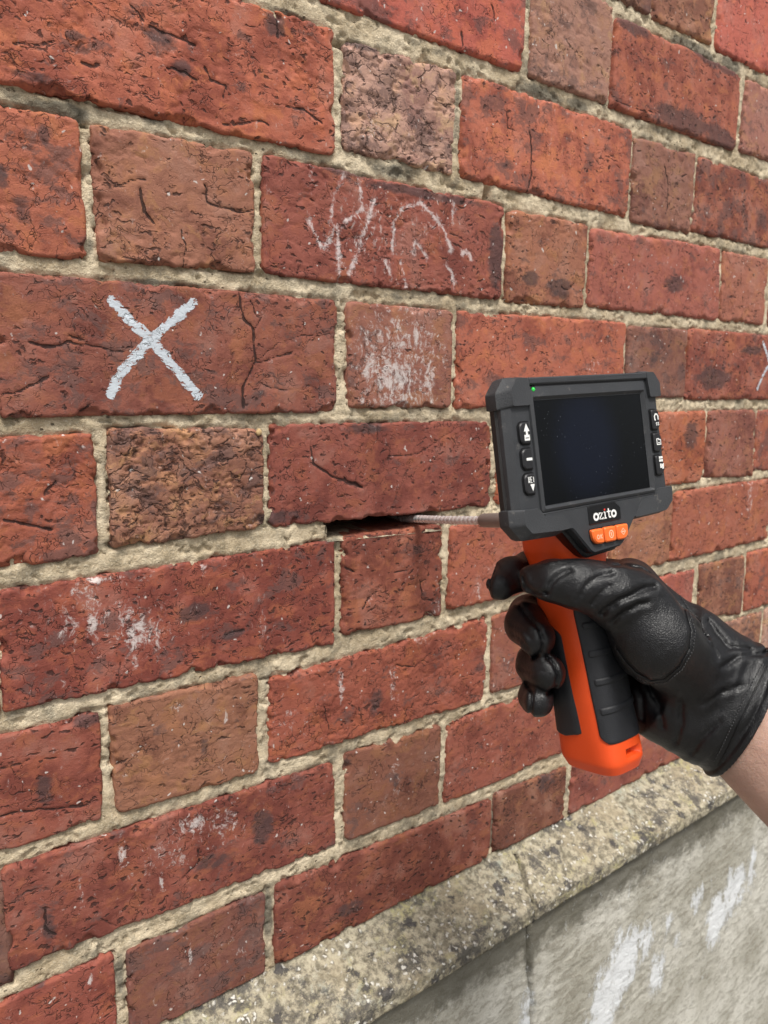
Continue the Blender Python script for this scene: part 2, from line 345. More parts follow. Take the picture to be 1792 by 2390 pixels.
# course, kind, front corners on the wall in mm (TL,TR,BR,BL as u right, v down), colour
BRICKS = [
 ('X','h',[-535.0,-450.1,-425.0,-450.1,-425.0,-374.5,-535.0,-374.5],'aa5641',''),
 ('X','s',[-415.0,-450.1,-185.0,-450.1,-185.0,-374.5,-415.0,-374.5],'a05746',''),
 ('X','h',[-175.0,-450.1,-65.0,-450.1,-65.0,-374.5,-175.0,-374.5],'7a5048',''),
 ('X','s',[-55.0,-450.1,175.0,-450.1,175.0,-374.5,-55.0,-374.5],'ad5a42',''),
 ('X','h',[185.0,-450.1,295.0,-450.1,295.0,-374.5,185.0,-374.5],'7a5048',''),
 ('X','s',[305.0,-450.1,535.0,-450.1,535.0,-374.5,305.0,-374.5],'965f4b',''),
 ('X','h',[545.0,-450.1,655.0,-450.1,655.0,-374.5,545.0,-374.5],'964838',''),
 ('X','s',[665.0,-450.1,895.0,-450.1,895.0,-374.5,665.0,-374.5],'a05242',''),
 ('X','h',[905.0,-450.1,1015.0,-450.1,1015.0,-374.5,905.0,-374.5],'c0664f',''),
 ('X','s',[1025.0,-450.1,1255.0,-450.1,1255.0,-374.5,1025.0,-374.5],'a05746',''),
 ('Y','s',[-590.7,-358.5,-360.7,-358.5,-360.7,-282.8,-590.7,-282.8],'a5564c',''),
 ('Y','h',[-350.7,-358.5,-240.7,-358.5,-240.7,-282.8,-350.7,-282.8],'9f5142',''),
 ('Y','s',[-230.7,-358.5,-0.7,-358.5,-0.7,-282.8,-230.7,-282.8],'964b38',''),
 ('Y','h',[9.3,-358.5,119.3,-358.5,119.3,-282.8,9.3,-282.8],'a8745f',''),
 ('Y','s',[129.3,-358.5,364.9,-358.5,364.9,-285.0,129.3,-285.0],'7a5048','Y0'),
 ('Y','h',[369.8,-358.5,476.4,-358.5,476.4,-287.0,369.8,-283.3],'a66f5a','Y1'),
 ('Y','s',[486.0,-358.5,719.3,-358.5,719.3,-284.9,486.0,-284.9],'c86055','Y2'),
 ('Y','h',[729.3,-358.5,839.3,-358.5,839.3,-282.8,729.3,-282.8],'9c6350',''),
 ('Y','s',[849.3,-358.5,1079.3,-358.5,1079.3,-282.8,849.3,-282.8],'a56b64',''),
 ('Y','h',[1089.3,-358.5,1199.3,-358.5,1199.3,-282.8,1089.3,-282.8],'914233',''),
 ('Y','s',[1209.3,-358.5,1439.3,-358.5,1439.3,-282.8,1209.3,-282.8],'9c4834',''),
 ('Z','h',[-521.5,-266.8,-411.5,-266.8,-411.5,-191.2,-521.5,-191.2],'bd938a',''),
 ('Z','s',[-401.5,-266.8,-171.5,-266.8,-171.5,-191.2,-401.5,-191.2],'c0584c',''),
 ('Z','h',[-161.5,-266.8,-51.5,-266.8,-51.5,-191.2,-161.5,-191.2],'9c4a34',''),
 ('Z','s',[-41.5,-266.8,189.7,-266.8,189.7,-194.3,-41.5,-194.3],'c0584c','Z0'),
 ('Z','h',[200.1,-275.9,308.7,-275.9,305.4,-193.7,200.1,-193.0],'a4766b','Z1'),
 ('Z','s',[313.7,-269.4,540.9,-271.2,541.3,-193.2,312.7,-192.2],'ac5a47','Z2'),
 ('Z','h',[555.0,-269.7,663.3,-269.7,663.3,-195.4,553.7,-195.4],'a56b64','Z3'),
 ('Z','s',[673.3,-266.8,903.3,-266.8,903.3,-191.2,673.3,-191.2],'955a4e',''),
 ('Z','h',[913.3,-266.8,1023.3,-266.8,1023.3,-191.2,913.3,-191.2],'9a5040',''),
 ('Z','s',[1033.3,-266.8,1263.3,-266.8,1263.3,-191.2,1033.3,-191.2],'a0563f',''),
 ('A','s',[-594.5,-175.2,-364.5,-175.2,-364.5,-99.6,-594.5,-99.6],'825046',''),
 ('A','h',[-354.5,-175.2,-244.5,-175.2,-244.5,-99.6,-354.5,-99.6],'825046',''),
 ('A','s',[-234.5,-175.9,-5.2,-175.9,-2.6,-94.8,-234.5,-94.8],'b45a42','A0'),
 ('A','h',[6.8,-171.4,113.2,-176.3,111.5,-100.4,6.9,-101.7],'bd938a','A1'),
 ('A','s',[124.3,-177.1,349.6,-177.7,349.5,-98.0,123.1,-100.4],'c0664f','A2'),
 ('A','h',[356.0,-172.5,464.9,-175.2,466.0,-95.1,358.9,-94.8],'8e5d52','A3'),
 ('A','s',[472.9,-173.6,703.4,-173.6,703.4,-99.1,469.9,-99.1],'a05746','A4'),
 ('A','h',[713.4,-175.2,823.4,-175.2,823.4,-99.6,713.4,-99.6],'a0664e',''),
 ('A','s',[833.4,-175.2,1063.4,-175.2,1063.4,-99.6,833.4,-99.6],'a05242',''),
 ('A','h',[1073.4,-175.2,1183.4,-175.2,1183.4,-99.6,1073.4,-99.6],'a56b64',''),
 ('A','s',[1193.4,-175.2,1423.4,-175.2,1423.4,-99.6,1193.4,-99.6],'9c4834',''),
 ('B','h',[-534.8,-83.6,-424.8,-83.6,-424.8,-8.0,-534.8,-8.0],'904c3e',''),
 ('B','s',[-414.8,-82.2,-182.7,-82.2,-181.7,-5.7,-414.8,-5.7],'ad5a42','B0'),
 ('B','h',[-175.4,-81.1,-69.5,-84.0,-67.8,-8.7,-173.8,-6.0],'9c6350','B1'),
 ('B','s',[-59.8,-84.5,174.0,-83.1,174.3,-6.7,-60.6,-8.3],'95483d','B2'),
 ('B','h',[180.8,-80.5,288.5,-82.9,289.9,-7.0,183.3,-5.7],'a46650','B3'),
 ('B','s',[297.0,-79.7,527.6,-85.9,537.4,-8.6,297.6,-8.6],'a5564c','B4'),
 ('B','h',[538.0,-84.5,642.9,-84.5,642.9,-8.1,543.6,-8.5],'a56050','B5'),
 ('B','s',[657.9,-83.6,887.9,-83.6,887.9,-8.0,657.9,-8.0],'8c4535',''),
 ('B','h',[897.9,-83.6,1007.9,-83.6,1007.9,-8.0,897.9,-8.0],'965f4b',''),
 ('B','s',[1017.9,-83.6,1247.9,-83.6,1247.9,-8.0,1017.9,-8.0],'95483d',''),
 ('C','s',[-590.9,8.0,-360.9,8.0,-360.9,83.6,-590.9,83.6],'a5564c',''),
 ('C','h',[-350.9,8.0,-240.9,8.0,-240.9,83.6,-350.9,83.6],'a0664e',''),
 ('C','s',[-234.4,6.9,0.2,6.9,-0.2,87.4,-234.4,87.0],'8c483b','C0'),
 ('C','h',[10.8,7.1,116.7,7.6,118.7,85.3,13.9,84.9],'955a4e','C1'),
 ('C','s',[126.0,7.1,359.7,4.8,359.7,87.0,126.1,87.0],'b35c46','C2'),
 ('C','h',[367.2,7.4,473.3,7.3,478.5,79.3,367.2,79.3],'825046','C3'),
 ('C','s',[479.1,5.0,712.7,5.0,712.7,82.5,481.4,82.5],'9f5142','C4'),
 ('C','h',[722.7,8.0,832.7,8.0,832.7,83.6,722.7,83.6],'a0664e',''),
 ('C','s',[842.7,8.0,1072.7,8.0,1072.7,83.6,842.7,83.6],'914233',''),
 ('C','h',[1082.7,8.0,1192.7,8.0,1192.7,83.6,1082.7,83.6],'964838',''),
 ('C','s',[1202.7,8.0,1432.7,8.0,1432.7,83.6,1202.7,83.6],'95483d',''),
 ('D','h',[-533.5,99.6,-423.5,99.6,-423.5,175.2,-533.5,175.2],'743e35',''),
 ('D','s',[-413.5,99.5,-183.2,99.5,-183.1,175.5,-413.5,175.5],'9c4a34','D0'),
 ('D','h',[-173.0,96.9,-64.6,100.3,-63.5,170.3,-173.8,172.1],'a8745f','D1'),
 ('D','s',[-56.0,97.2,168.4,100.7,172.7,176.0,-56.3,171.1],'8c3f34','D2'),
 ('D','h',[181.7,99.6,291.7,99.6,291.7,175.2,181.7,175.2],'b45a42',''),
 ('D','s',[299.5,97.1,528.1,97.1,536.4,178.6,299.5,178.6],'b05c3d','D4'),
 ('D','h',[536.9,97.2,646.5,97.6,654.1,180.9,540.9,174.8],'95574c','D5'),
 ('D','s',[652.5,97.7,886.2,97.7,886.2,175.2,659.0,175.2],'a05242','D6'),
 ('D','h',[896.2,99.6,1006.2,99.6,1006.2,175.2,896.2,175.2],'8e5d52',''),
 ('D','s',[1016.2,99.6,1246.2,99.6,1246.2,175.2,1016.2,175.2],'824c3a',''),
 ('E','s',[-596.7,191.2,-366.7,191.2,-366.7,266.8,-596.7,266.8],'8c4535',''),
 ('E','h',[-356.7,191.2,-246.7,191.2,-246.7,266.8,-356.7,266.8],'a46650',''),
 ('E','s',[-242.1,191.2,-0.6,189.0,0.0,272.1,-243.9,265.5],'974335','E0'),
 ('E','h',[8.3,188.6,114.0,189.1,116.1,268.9,9.1,267.1],'964b38','E1'),
 ('E','s',[125.0,191.2,355.9,191.2,355.9,266.2,125.0,266.2],'a5523e','E2'),
 ('E','h',[361.1,191.2,473.8,191.2,473.8,270.2,361.1,270.2],'a0664e','E3'),
 ('E','s',[478.1,189.4,711.1,189.4,711.1,270.8,477.7,270.8],'a55641','E4'),
 ('E','h',[721.1,191.2,831.1,191.2,831.1,266.8,721.1,266.8],'ac5a47',''),
 ('E','s',[841.1,191.2,1071.1,191.2,1071.1,266.8,841.1,266.8],'a5564c',''),
 ('E','h',[1081.1,191.2,1191.1,191.2,1191.1,266.8,1081.1,266.8],'c0664f',''),
 ('E','s',[1201.1,191.2,1431.1,191.2,1431.1,266.8,1201.1,266.8],'9a5040',''),
 ('F','h',[-539.4,282.8,-429.4,282.8,-429.4,358.5,-539.4,358.5],'a0664e',''),
 ('F','s',[-419.4,282.1,-187.5,282.1,-189.1,357.0,-419.4,357.0],'914233','F0'),
 ('F','h',[-180.3,280.8,-70.6,282.1,-70.6,360.7,-178.0,356.7],'945f48','F1'),
 ('F','s',[-58.8,290.4,174.9,284.1,176.2,364.2,-59.4,357.5],'9c4834','F2'),
 ('F','h',[182.7,284.4,293.8,284.4,293.8,361.8,185.6,361.8],'904c3e','F3'),
 ('F','s',[305.2,288.3,535.7,288.3,535.7,358.5,305.2,358.5],'a55046','F4'),
 ('F','h',[546.9,286.1,656.7,287.5,659.7,367.3,553.6,351.1],'965f4b','F5'),
 ('F','s',[665.4,285.5,896.9,285.5,896.9,365.7,668.6,365.7],'aa5641','F6'),
 ('F','h',[906.9,282.8,1016.9,282.8,1016.9,358.5,906.9,358.5],'a05242',''),
 ('F','s',[1026.9,282.8,1256.9,282.8,1256.9,358.5,1026.9,358.5],'ad5a42',''),
 ('G','s',[-599.9,374.5,-369.9,374.5,-369.9,450.1,-599.9,450.1],'a8745f',''),
 ('G','h',[-359.9,374.5,-249.9,374.5,-249.9,450.1,-359.9,450.1],'7a5048',''),
 ('G','s',[-251.3,369.3,0.8,376.1,2.5,451.3,-251.5,440.7],'8c4033','G0'),
 ('G','h',[12.5,372.4,119.6,376.8,119.8,454.7,14.5,451.6],'824b3a','G1'),
 ('G','s',[129.8,377.4,360.1,377.4,360.1,456.7,128.7,456.7],'964838','G2'),
 ('G','h',[370.1,374.5,480.1,374.5,480.1,450.1,370.1,450.1],'a55046',''),
 ('G','s',[490.1,374.5,720.1,374.5,720.1,450.1,490.1,450.1],'a8745f',''),
 ('G','h',[730.1,374.5,840.1,374.5,840.1,450.1,730.1,450.1],'bd938a',''),
 ('G','s',[850.1,374.5,1080.1,374.5,1080.1,450.1,850.1,450.1],'ad5a42',''),
 ('G','h',[1090.1,374.5,1200.1,374.5,1200.1,450.1,1090.1,450.1],'945f48',''),
 ('G','s',[1210.1,374.5,1440.1,374.5,1440.1,450.1,1210.1,450.1],'a0563f',''),
 ('H','h',[-535.7,466.1,-425.7,466.1,-425.7,535.7,-535.7,535.7],'955a4e',''),
 ('H','s',[-415.7,461.4,-186.0,461.4,-186.0,535.7,-415.7,535.7],'913e31','H0'),
 ('H','h',[-176.0,464.6,-65.7,466.1,-65.7,535.7,-176.0,535.7],'743e35','H1'),
 ('H','s',[-55.1,464.5,190.5,474.5,190.5,535.7,-55.1,535.7],'8c4535','H2'),
 ('H','h',[197.0,471.7,307.4,476.7,307.4,535.7,197.0,535.7],'824c3a','H3'),
 ('H','s',[319.4,477.8,544.7,477.8,544.7,535.7,319.4,535.7],'91473e','H4'),
 ('H','h',[554.7,466.1,664.7,466.1,664.7,535.7,554.7,535.7],'ad5a42',''),
 ('H','s',[674.7,466.1,904.7,466.1,904.7,535.7,674.7,535.7],'a05746',''),
 ('H','h',[914.7,466.1,1024.7,466.1,1024.7,535.7,914.7,535.7],'964b38',''),
 ('H','s',[1034.7,466.1,1264.7,466.1,1264.7,535.7,1034.7,535.7],'a0664e',''),
]
PAINT = [(2.9, [(-168.1, 18.2), (-157.0, 29.4), (-145.3, 39.6), (-130.3, 56.0), (-112.9, 75.5)]), (2.9, [(-114.6, 16.1), (-129.4, 28.0), (-143.8, 40.3), (-158.0, 54.4), (-167.3, 65.3), (-171.3, 74.6)]), (1.7, [(644.4, 13.8), (655.7, 25.4), (669.8, 40.9), (696.1, 71.5)]), (1.7, [(642.2, 70.0), (655.0, 51.2), (669.2, 38.0), (678.0, 16.0)])]
CHALK = [(1.7, [(5.6, -84.3), (-2.4, -68.8), (-6.4, -47.5)]), (1.7, [(-24.4, -46.8), (-14.4, -30.5), (-10.4, -30.9), (-2.3, -44.7), (14.4, -54.9), (22.8, -62.6)]), (1.7, [(33.6, -69.0), (19.0, -30.7), (10.6, -13.2)]), (1.7, [(0.8, -45.1), (2.2, -9.2)]), (1.7, [(-41.5, -82.9), (-42.6, -52.2), (-40.9, -10.3)]), (1.7, [(18.2, -83.1), (22.8, -61.0)]), (1.7, [(52.2, -34.1), (52.9, -54.8), (59.5, -66.7), (78.3, -73.2), (92.0, -65.8), (103.6, -57.5), (113.3, -40.5)]), (1.7, [(114.3, -76.8), (113.6, -62.3)]), (1.7, [(72.2, -34.5), (74.4, -43.5), (86.9, -34.2)]), (1.7, [(125.0, -41.7), (134.5, -40.8), (136.0, -37.2)]), (1.7, [(107.3, -28.9), (115.3, -24.1), (117.1, -11.3)]), (1.7, [(44.4, -26.5), (51.6, -13.3)]), (1.7, [(60.6, -26.3), (65.8, -9.2)])]
CRACKS = [(0.675, [(-80.6, 8.5), (-77.3, 24.5), (-69.3, 30.3), (-70.3, 41.4), (-68.6, 52.4), (-73.3, 60.5), (-78.9, 70.1), (-78.2, 84.5)]), (0.44999999999999996, [(-68.6, 54.0), (-55.6, 49.7), (-38.2, 45.2)]), (0.375, [(-71.7, 11.8), (-68.2, 20.1)]), (0.375, [(-69.3, 30.3), (-63.7, 22.2)]), (0.26249999999999996, [(-68.6, 52.4), (-49.8, 39.1), (-30.3, 33.4), (-5.9, 31.6)]), (0.75, [(-216.8, 44.8), (-209.1, 46.8), (-201.2, 45.8), (-193.0, 43.6)]), (0.44999999999999996, [(-193.0, 44.2), (-177.9, 46.4), (-162.2, 49.0)]), (0.5249999999999999, [(-194.2, 39.9), (-186.1, 41.9)]), (0.5249999999999999, [(-233.6, 75.0), (-223.5, 72.4), (-215.5, 68.4), (-207.4, 63.6)]), (0.375, [(-65.1, 66.8), (-53.9, 71.7), (-40.3, 71.7)]), (0.675, [(-190.2, 84.3), (-185.2, 81.6)]), (0.75, [(201.5, -153.5), (205.8, -135.4), (206.0, -112.5), (202.4, -99.5)]), (0.675, [(-148.0, -49.7), (-145.5, -37.1), (-139.8, -30.3)]), (0.6000000000000001, [(-103.7, -58.4), (-102.3, -48.6), (-94.9, -46.7), (-77.9, -46.0), (-68.2, -48.1)]), (0.44999999999999996, [(-163.8, -48.7), (-153.6, -54.2), (-143.3, -56.5)]), (0.44999999999999996, [(-121.3, -29.0), (-118.5, -19.3), (-120.4, -6.2)]), (0.75, [(-22.3, 114.6), (-20.2, 127.0), (-3.1, 137.8), (10.1, 143.3), (26.0, 148.1)]), (0.30000000000000004, [(52.4, 125.5), (82.1, 125.1), (105.1, 114.4), (121.0, 107.1)]), (0.75, [(-236.9, 147.4), (-224.2, 151.5), (-211.1, 156.1)]), (0.675, [(-214.0, 134.1), (-206.8, 126.8)]), (0.675, [(-43.2, -119.0), (-30.1, -119.5), (-14.7, -113.5)]), (0.675, [(-138.7, -143.6), (-124.0, -142.8), (-108.8, -141.3)]), (0.6000000000000001, [(-127.6, -123.6), (-117.0, -123.4), (-107.8, -120.1)]), (0.675, [(-179.8, -114.0), (-173.3, -113.0), (-169.2, -115.2)]), (0.5249999999999999, [(-215.9, -114.9), (-203.8, -116.7), (-194.9, -121.3)]), (0.6000000000000001, [(-149.7, -152.7), (-144.2, -149.1), (-141.5, -146.0)]), (0.44999999999999996, [(-102.8, -129.3), (-99.8, -123.2), (-88.4, -121.6), (-90.2, -114.3)]), (0.5249999999999999, [(-90.5, -97.4), (-75.3, -101.8), (-61.3, -105.9), (-56.0, -104.0)]), (0.6000000000000001, [(-50.0, -174.3), (-49.2, -160.3)]), (0.675, [(408.7, -155.5), (417.4, -138.8), (417.3, -109.1)]), (0.6000000000000001, [(-251.0, 332.9), (-237.6, 333.8), (-216.7, 339.6), (-197.7, 343.8)]), (0.6000000000000001, [(-229.1, 406.8), (-229.1, 420.4), (-222.9, 428.4)]), (0.5249999999999999, [(-132.9, 424.6), (-119.9, 415.9), (-121.5, 405.8)]), (0.30000000000000004, [(-193.9, 429.7), (-183.2, 440.1)]), (0.675, [(117.3, -207.3), (119.1, -195.9)]), (0.675, [(149.6, -234.4), (154.3, -223.6)]), (0.5249999999999999, [(317.4, -198.3), (347.3, -196.2), (394.0, -201.3)]), (0.375, [(173.4, -159.0), (174.3, -146.4), (185.8, -145.8)]), (0.6000000000000001, [(254.6, -22.7), (264.9, -21.3), (274.5, -28.5)]), (0.6000000000000001, [(421.0, -35.5), (442.1, -42.0), (454.5, -50.2)]), (0.6000000000000001, [(-93.9, 246.6), (-80.7, 245.7)]), (0.30000000000000004, [(-172.0, 250.3), (-176.0, 270.5)]), (0.375, [(-249.1, 302.0), (-231.5, 301.3)]), (0.44999999999999996, [(-8.7, 324.1), (-4.0, 345.3)]), (0.375, [(64.2, 305.1), (85.4, 312.0), (104.1, 303.2)]), (0.75, [(9.5, 210.7), (18.5, 216.2)]), (0.6000000000000001, [(90.4, 234.7), (92.4, 251.2), (106.0, 255.2)]), (0.675, [(28.0, 248.2), (34.5, 239.8), (43.1, 236.3)]), (0.75, [(8.8, 140.4), (25.2, 147.8)]), (0.375, [(61.4, 222.5), (75.5, 223.4)])]
SALT = [(60.0,42.0,52.0,44.0,0.72),(56.0,62.0,30.0,20.0,1.15),(62.0,78.0,44.0,9.0,1.0),(92.0,60.0,8.0,22.0,1.0),(30.0,40.0,10.0,24.0,0.8),(75.0,30.0,14.0,20.0,0.8),(20.0,-60.0,40.0,26.0,0.30),(80.0,-60.0,40.0,26.0,0.32),(-190.0,210.0,40.0,26.0,0.45),(-160.0,226.0,22.0,22.0,0.6),(-150.0,236.0,14.0,16.0,0.75),(160.0,260.0,6.0,24.0,0.6),(110.0,262.0,8.0,24.0,0.5),(-100.0,395.0,20.0,20.0,0.6),(-140.0,400.0,30.0,16.0,0.5),(-40.0,330.0,20.0,16.0,0.4),(-158.7, 232.1, 14.5, 12.9, 1.0), (-188.9, 219.9, 5.2, 13.9, 1.0), (-183.1, 192.4, 16.5, 2.4, 1.2), (-203.5, 196.0, 8.5, 4.5, 0.6), (-65.2, 243.3, 2.8, 19.8, 0.6), (-110.8, 195.9, 3.5, 5.0, 0.9), (-162.7, 252.4, 4.0, 6.5, 0.9), (-64.7, 195.5, 1.9, 7.0, 0.8), (33.6, 53.8, 13.8, 23.3, 1.0), (57.9, 53.4, 27.0, 23.8, 0.8), (66.7, 22.3, 27.2, 10.9, 0.5), (-124.6, 384.2, 14.6, 8.2, 1.0), (-176.1, 386.2, 4.8, 12.1, 0.9), (-205.9, 403.4, 1.8, 11.9, 1.1), (-149.6, 418.6, 2.1, 10.9, 0.9), (-129.3, 488.6, 1.5, 11.6, 1.2), (-202.3, 474.0, 1.9, 6.2, 1.1), (-95.0, 507.5, 12.1, 6.1, 0.5), (-134.3, 291.2, 6.9, 4.3, 0.7), (-97.0, 308.2, 2.6, 7.2, 0.9), (7.2, 310.1, 3.3, 18.1, 0.9), (62.0, 319.3, 4.2, 23.4, 0.9), (92.7, 287.9, 11.0, 8.6, 0.6), (66.9, 413.6, 6.7, 24.8, 0.4), (651.0, 211.0, 8.6, 28.0, 0.8), (-24.3, 128.5, 3.3, 28.2, 0.3), (-189.6, 29.8, 1.6, 0.8, 1.2), (-189.9, 106.4, 2.8, 2.0, 1.0), (-58.3, -50.1, 1.8, 22.9, 0.4), (45.8, -64.0, 13.7, 20.3, 0.4), (31.8, -45.5, 27.2, 25.3, 0.5), (34.9, -118.3, 19.9, 9.7, 0.5), (307.2, 51.1, 14.9, 13.6, 0.4), (228.8, -137.5, 1.9, 13.4, 0.7), (35.7, 619.8, 2.7, 7.3, 0.7)]
SOOT = [(-51.8, -168.1, 9.0, 9.9, 1.0), (-181.8, -127.0, 8.0, 3.7, 0.8), (-133.0, -140.5, 12.0, 6.5, 0.8), (-118.5, -124.4, 9.3, 6.7, 0.7), (-209.6, -99.8, 18.9, 4.8, 0.6), (21.1, -173.4, 16.9, 4.6, 1.0), (338.6, -268.0, 33.2, 9.8, 0.9), (488.1, -272.9, 65.9, 10.9, 0.9), (436.0, -203.0, 90.2, 15.3, 0.8), (505.4, -200.0, 43.4, 13.8, 0.9), (166.4, -42.1, 11.5, 32.8, 1.0), (75.6, -80.1, 90.6, 5.1, 0.8), (9.8, -86.6, 43.5, 6.4, 0.8), (-226.2, -44.9, 4.8, 7.4, 0.7), (-202.6, -70.9, 5.1, 7.5, 0.7), (-216.2, -29.0, 7.5, 10.1, 0.6), (212.2, -27.5, 12.5, 8.0, 0.9), (251.3, -22.4, 23.6, 12.5, 0.8), (442.5, -39.6, 27.1, 12.0, 0.8), (534.5, 58.1, 47.5, 16.1, 0.9), (620.3, 23.6, 34.9, 8.4, 0.8), (500.0, 124.6, 20.1, 19.0, 0.9), (417.5, 34.6, 26.5, 22.1, 0.5), (25.3, 102.2, 37.7, 5.4, 0.7), (-50.7, 164.7, 32.7, 7.0, 0.7), (-67.0, 71.7, 11.3, 9.7, 0.5), (-120.3, 226.2, 17.6, 8.4, 0.8), (-90.2, 247.3, 13.2, 5.3, 0.8), (-194.9, 285.0, 10.5, 6.4, 0.8), (-224.4, 322.6, 7.0, 12.6, 0.8), (43.5, 331.4, 10.1, 16.8, 0.7), (-114.0, 326.8, 5.5, 10.8, 0.6), (-108.8, 420.4, 27.1, 11.4, 0.6), (-67.1, 407.3, 12.5, 17.8, 0.8), (-227.0, 421.4, 5.7, 15.0, 0.7), (16.5, 515.2, 22.9, 9.0, 0.7), (-233.3, 457.8, 5.7, 5.1, 0.8), (190.5, -162.5, 8.7, 11.0, 0.4), (173.2, -118.6, 17.2, 9.2, 0.5), (253.2, -151.6, 9.7, 7.8, 0.5), (271.5, 481.2, 31.4, 16.4, 0.6), (162.4, 491.8, 19.6, 15.2, 0.5), (79.5, 205.1, 23.9, 12.2, 0.5), (166.3, 325.7, 19.0, 21.0, 0.5), (-239.4, 274.3, 16.1, 4.5, 0.5), (12.6, 379.7, 9.6, 8.4, 0.6), (67.0, 413.9, 5.4, 9.0, 0.6)]
MSOOT = [(-187.8, -86.2, 17.4, 6.3, 1.0), (-200.5, -86.1, 20.9, 5.0, 0.8), (-131.7, -92.2, 24.9, 4.0, 0.6), (-20.5, -89.4, 30.2, 4.6, 0.5), (-100.6, -85.7, 33.9, 4.2, 0.5), (218.9, -183.3, 37.3, 7.4, 1.0), (266.8, -183.7, 19.9, 5.8, 1.0), (447.0, -274.2, 52.8, 8.5, 1.1), (516.0, -277.2, 28.6, 6.7, 1.0), (54.2, -92.1, 28.1, 8.3, 0.8), (83.9, -187.3, 36.4, 6.5, 0.4), (-37.4, -177.6, 22.5, 4.3, 0.7), (-134.9, 4.5, 40.6, 2.9, 0.8), (-205.6, 6.3, 26.9, 1.8, 0.5), (-176.8, -38.3, 2.8, 26.6, 0.4), (-178.7, -12.9, 2.8, 8.1, 0.6), (117.1, -158.0, 4.1, 34.4, 0.6), (396.1, -186.5, 28.6, 5.3, 0.5), (-61.7, 488.5, 5.3, 24.9, 1.0), (-181.6, 481.1, 4.1, 21.9, 0.8), (-95.2, 521.7, 41.7, 10.2, 0.9), (-199.9, 455.5, 18.9, 5.3, 0.6), (-171.9, 174.8, 47.7, 6.1, 0.3), (-230.0, 97.2, 15.4, 2.7, 0.5), (195.5, 504.1, 4.8, 31.5, 0.9), (312.7, 514.1, 4.9, 25.8, 0.5), (66.0, -1.0, 34.6, 3.6, 0.6), (217.0, -5.5, 19.1, 2.9, 0.4)]
DENTS = [(155.6, -91.7, 3.9, 5.9, 12.0), (1.8, -169.4, 3.6, 2.4, 9.0), (117.6, -173.5, 2.5, 1.4, 6.0), (-179.1, -80.4, 2.4, 0.9, 5.0), (4.5, 13.4, 2.6, 1.3, 5.0), (-61.8, 288.2, 5.0, 1.1, 5.0), (-187.5, 287.0, 1.8, 1.6, 4.0)]

# ------------------------------------------------------------------ ground
gm = np_mesh('ground', np.array([(-300, -300, 0), (300, -300, 0), (300, 300, 0), (-300, 300, 0)]), np.array([(0, 1, 2, 3)]), M_GROUND)
g = link('ground', gm); g['kind'] = 'structure'

# ------------------------------------------------------------------ brick wall
wall = empty('brick_wall', (0.2, 0.05, 0), 'old red brick wall with sandy cream mortar above a stone ledge', 'wall')
WALL_INV = Matrix.Translation((-0.2, -0.05, 0))

def blobs(u, v, lst, power=1.0):
    o = np.zeros_like(u)
    for bu, bv, ru, rv, a in lst:
        d = np.hypot((u - bu) / max(ru, 0.5), (v - bv) / max(rv, 0.5))
        o = np.maximum(o, a * np.clip(1.35 - d, 0, 1))
    return o

TORN = {'A1': 1.0, 'D1': 1.0, 'A0': .55, 'B1': .5, 'Z1': .5, 'Y1': .5, 'A3': .5, 'E1': .5, 'B0': .5, 'F1': .35, 'B3': .4, 'D0': .55, 'B5': .4, 'F2': .45, 'E3': .4, 'B2': .4}

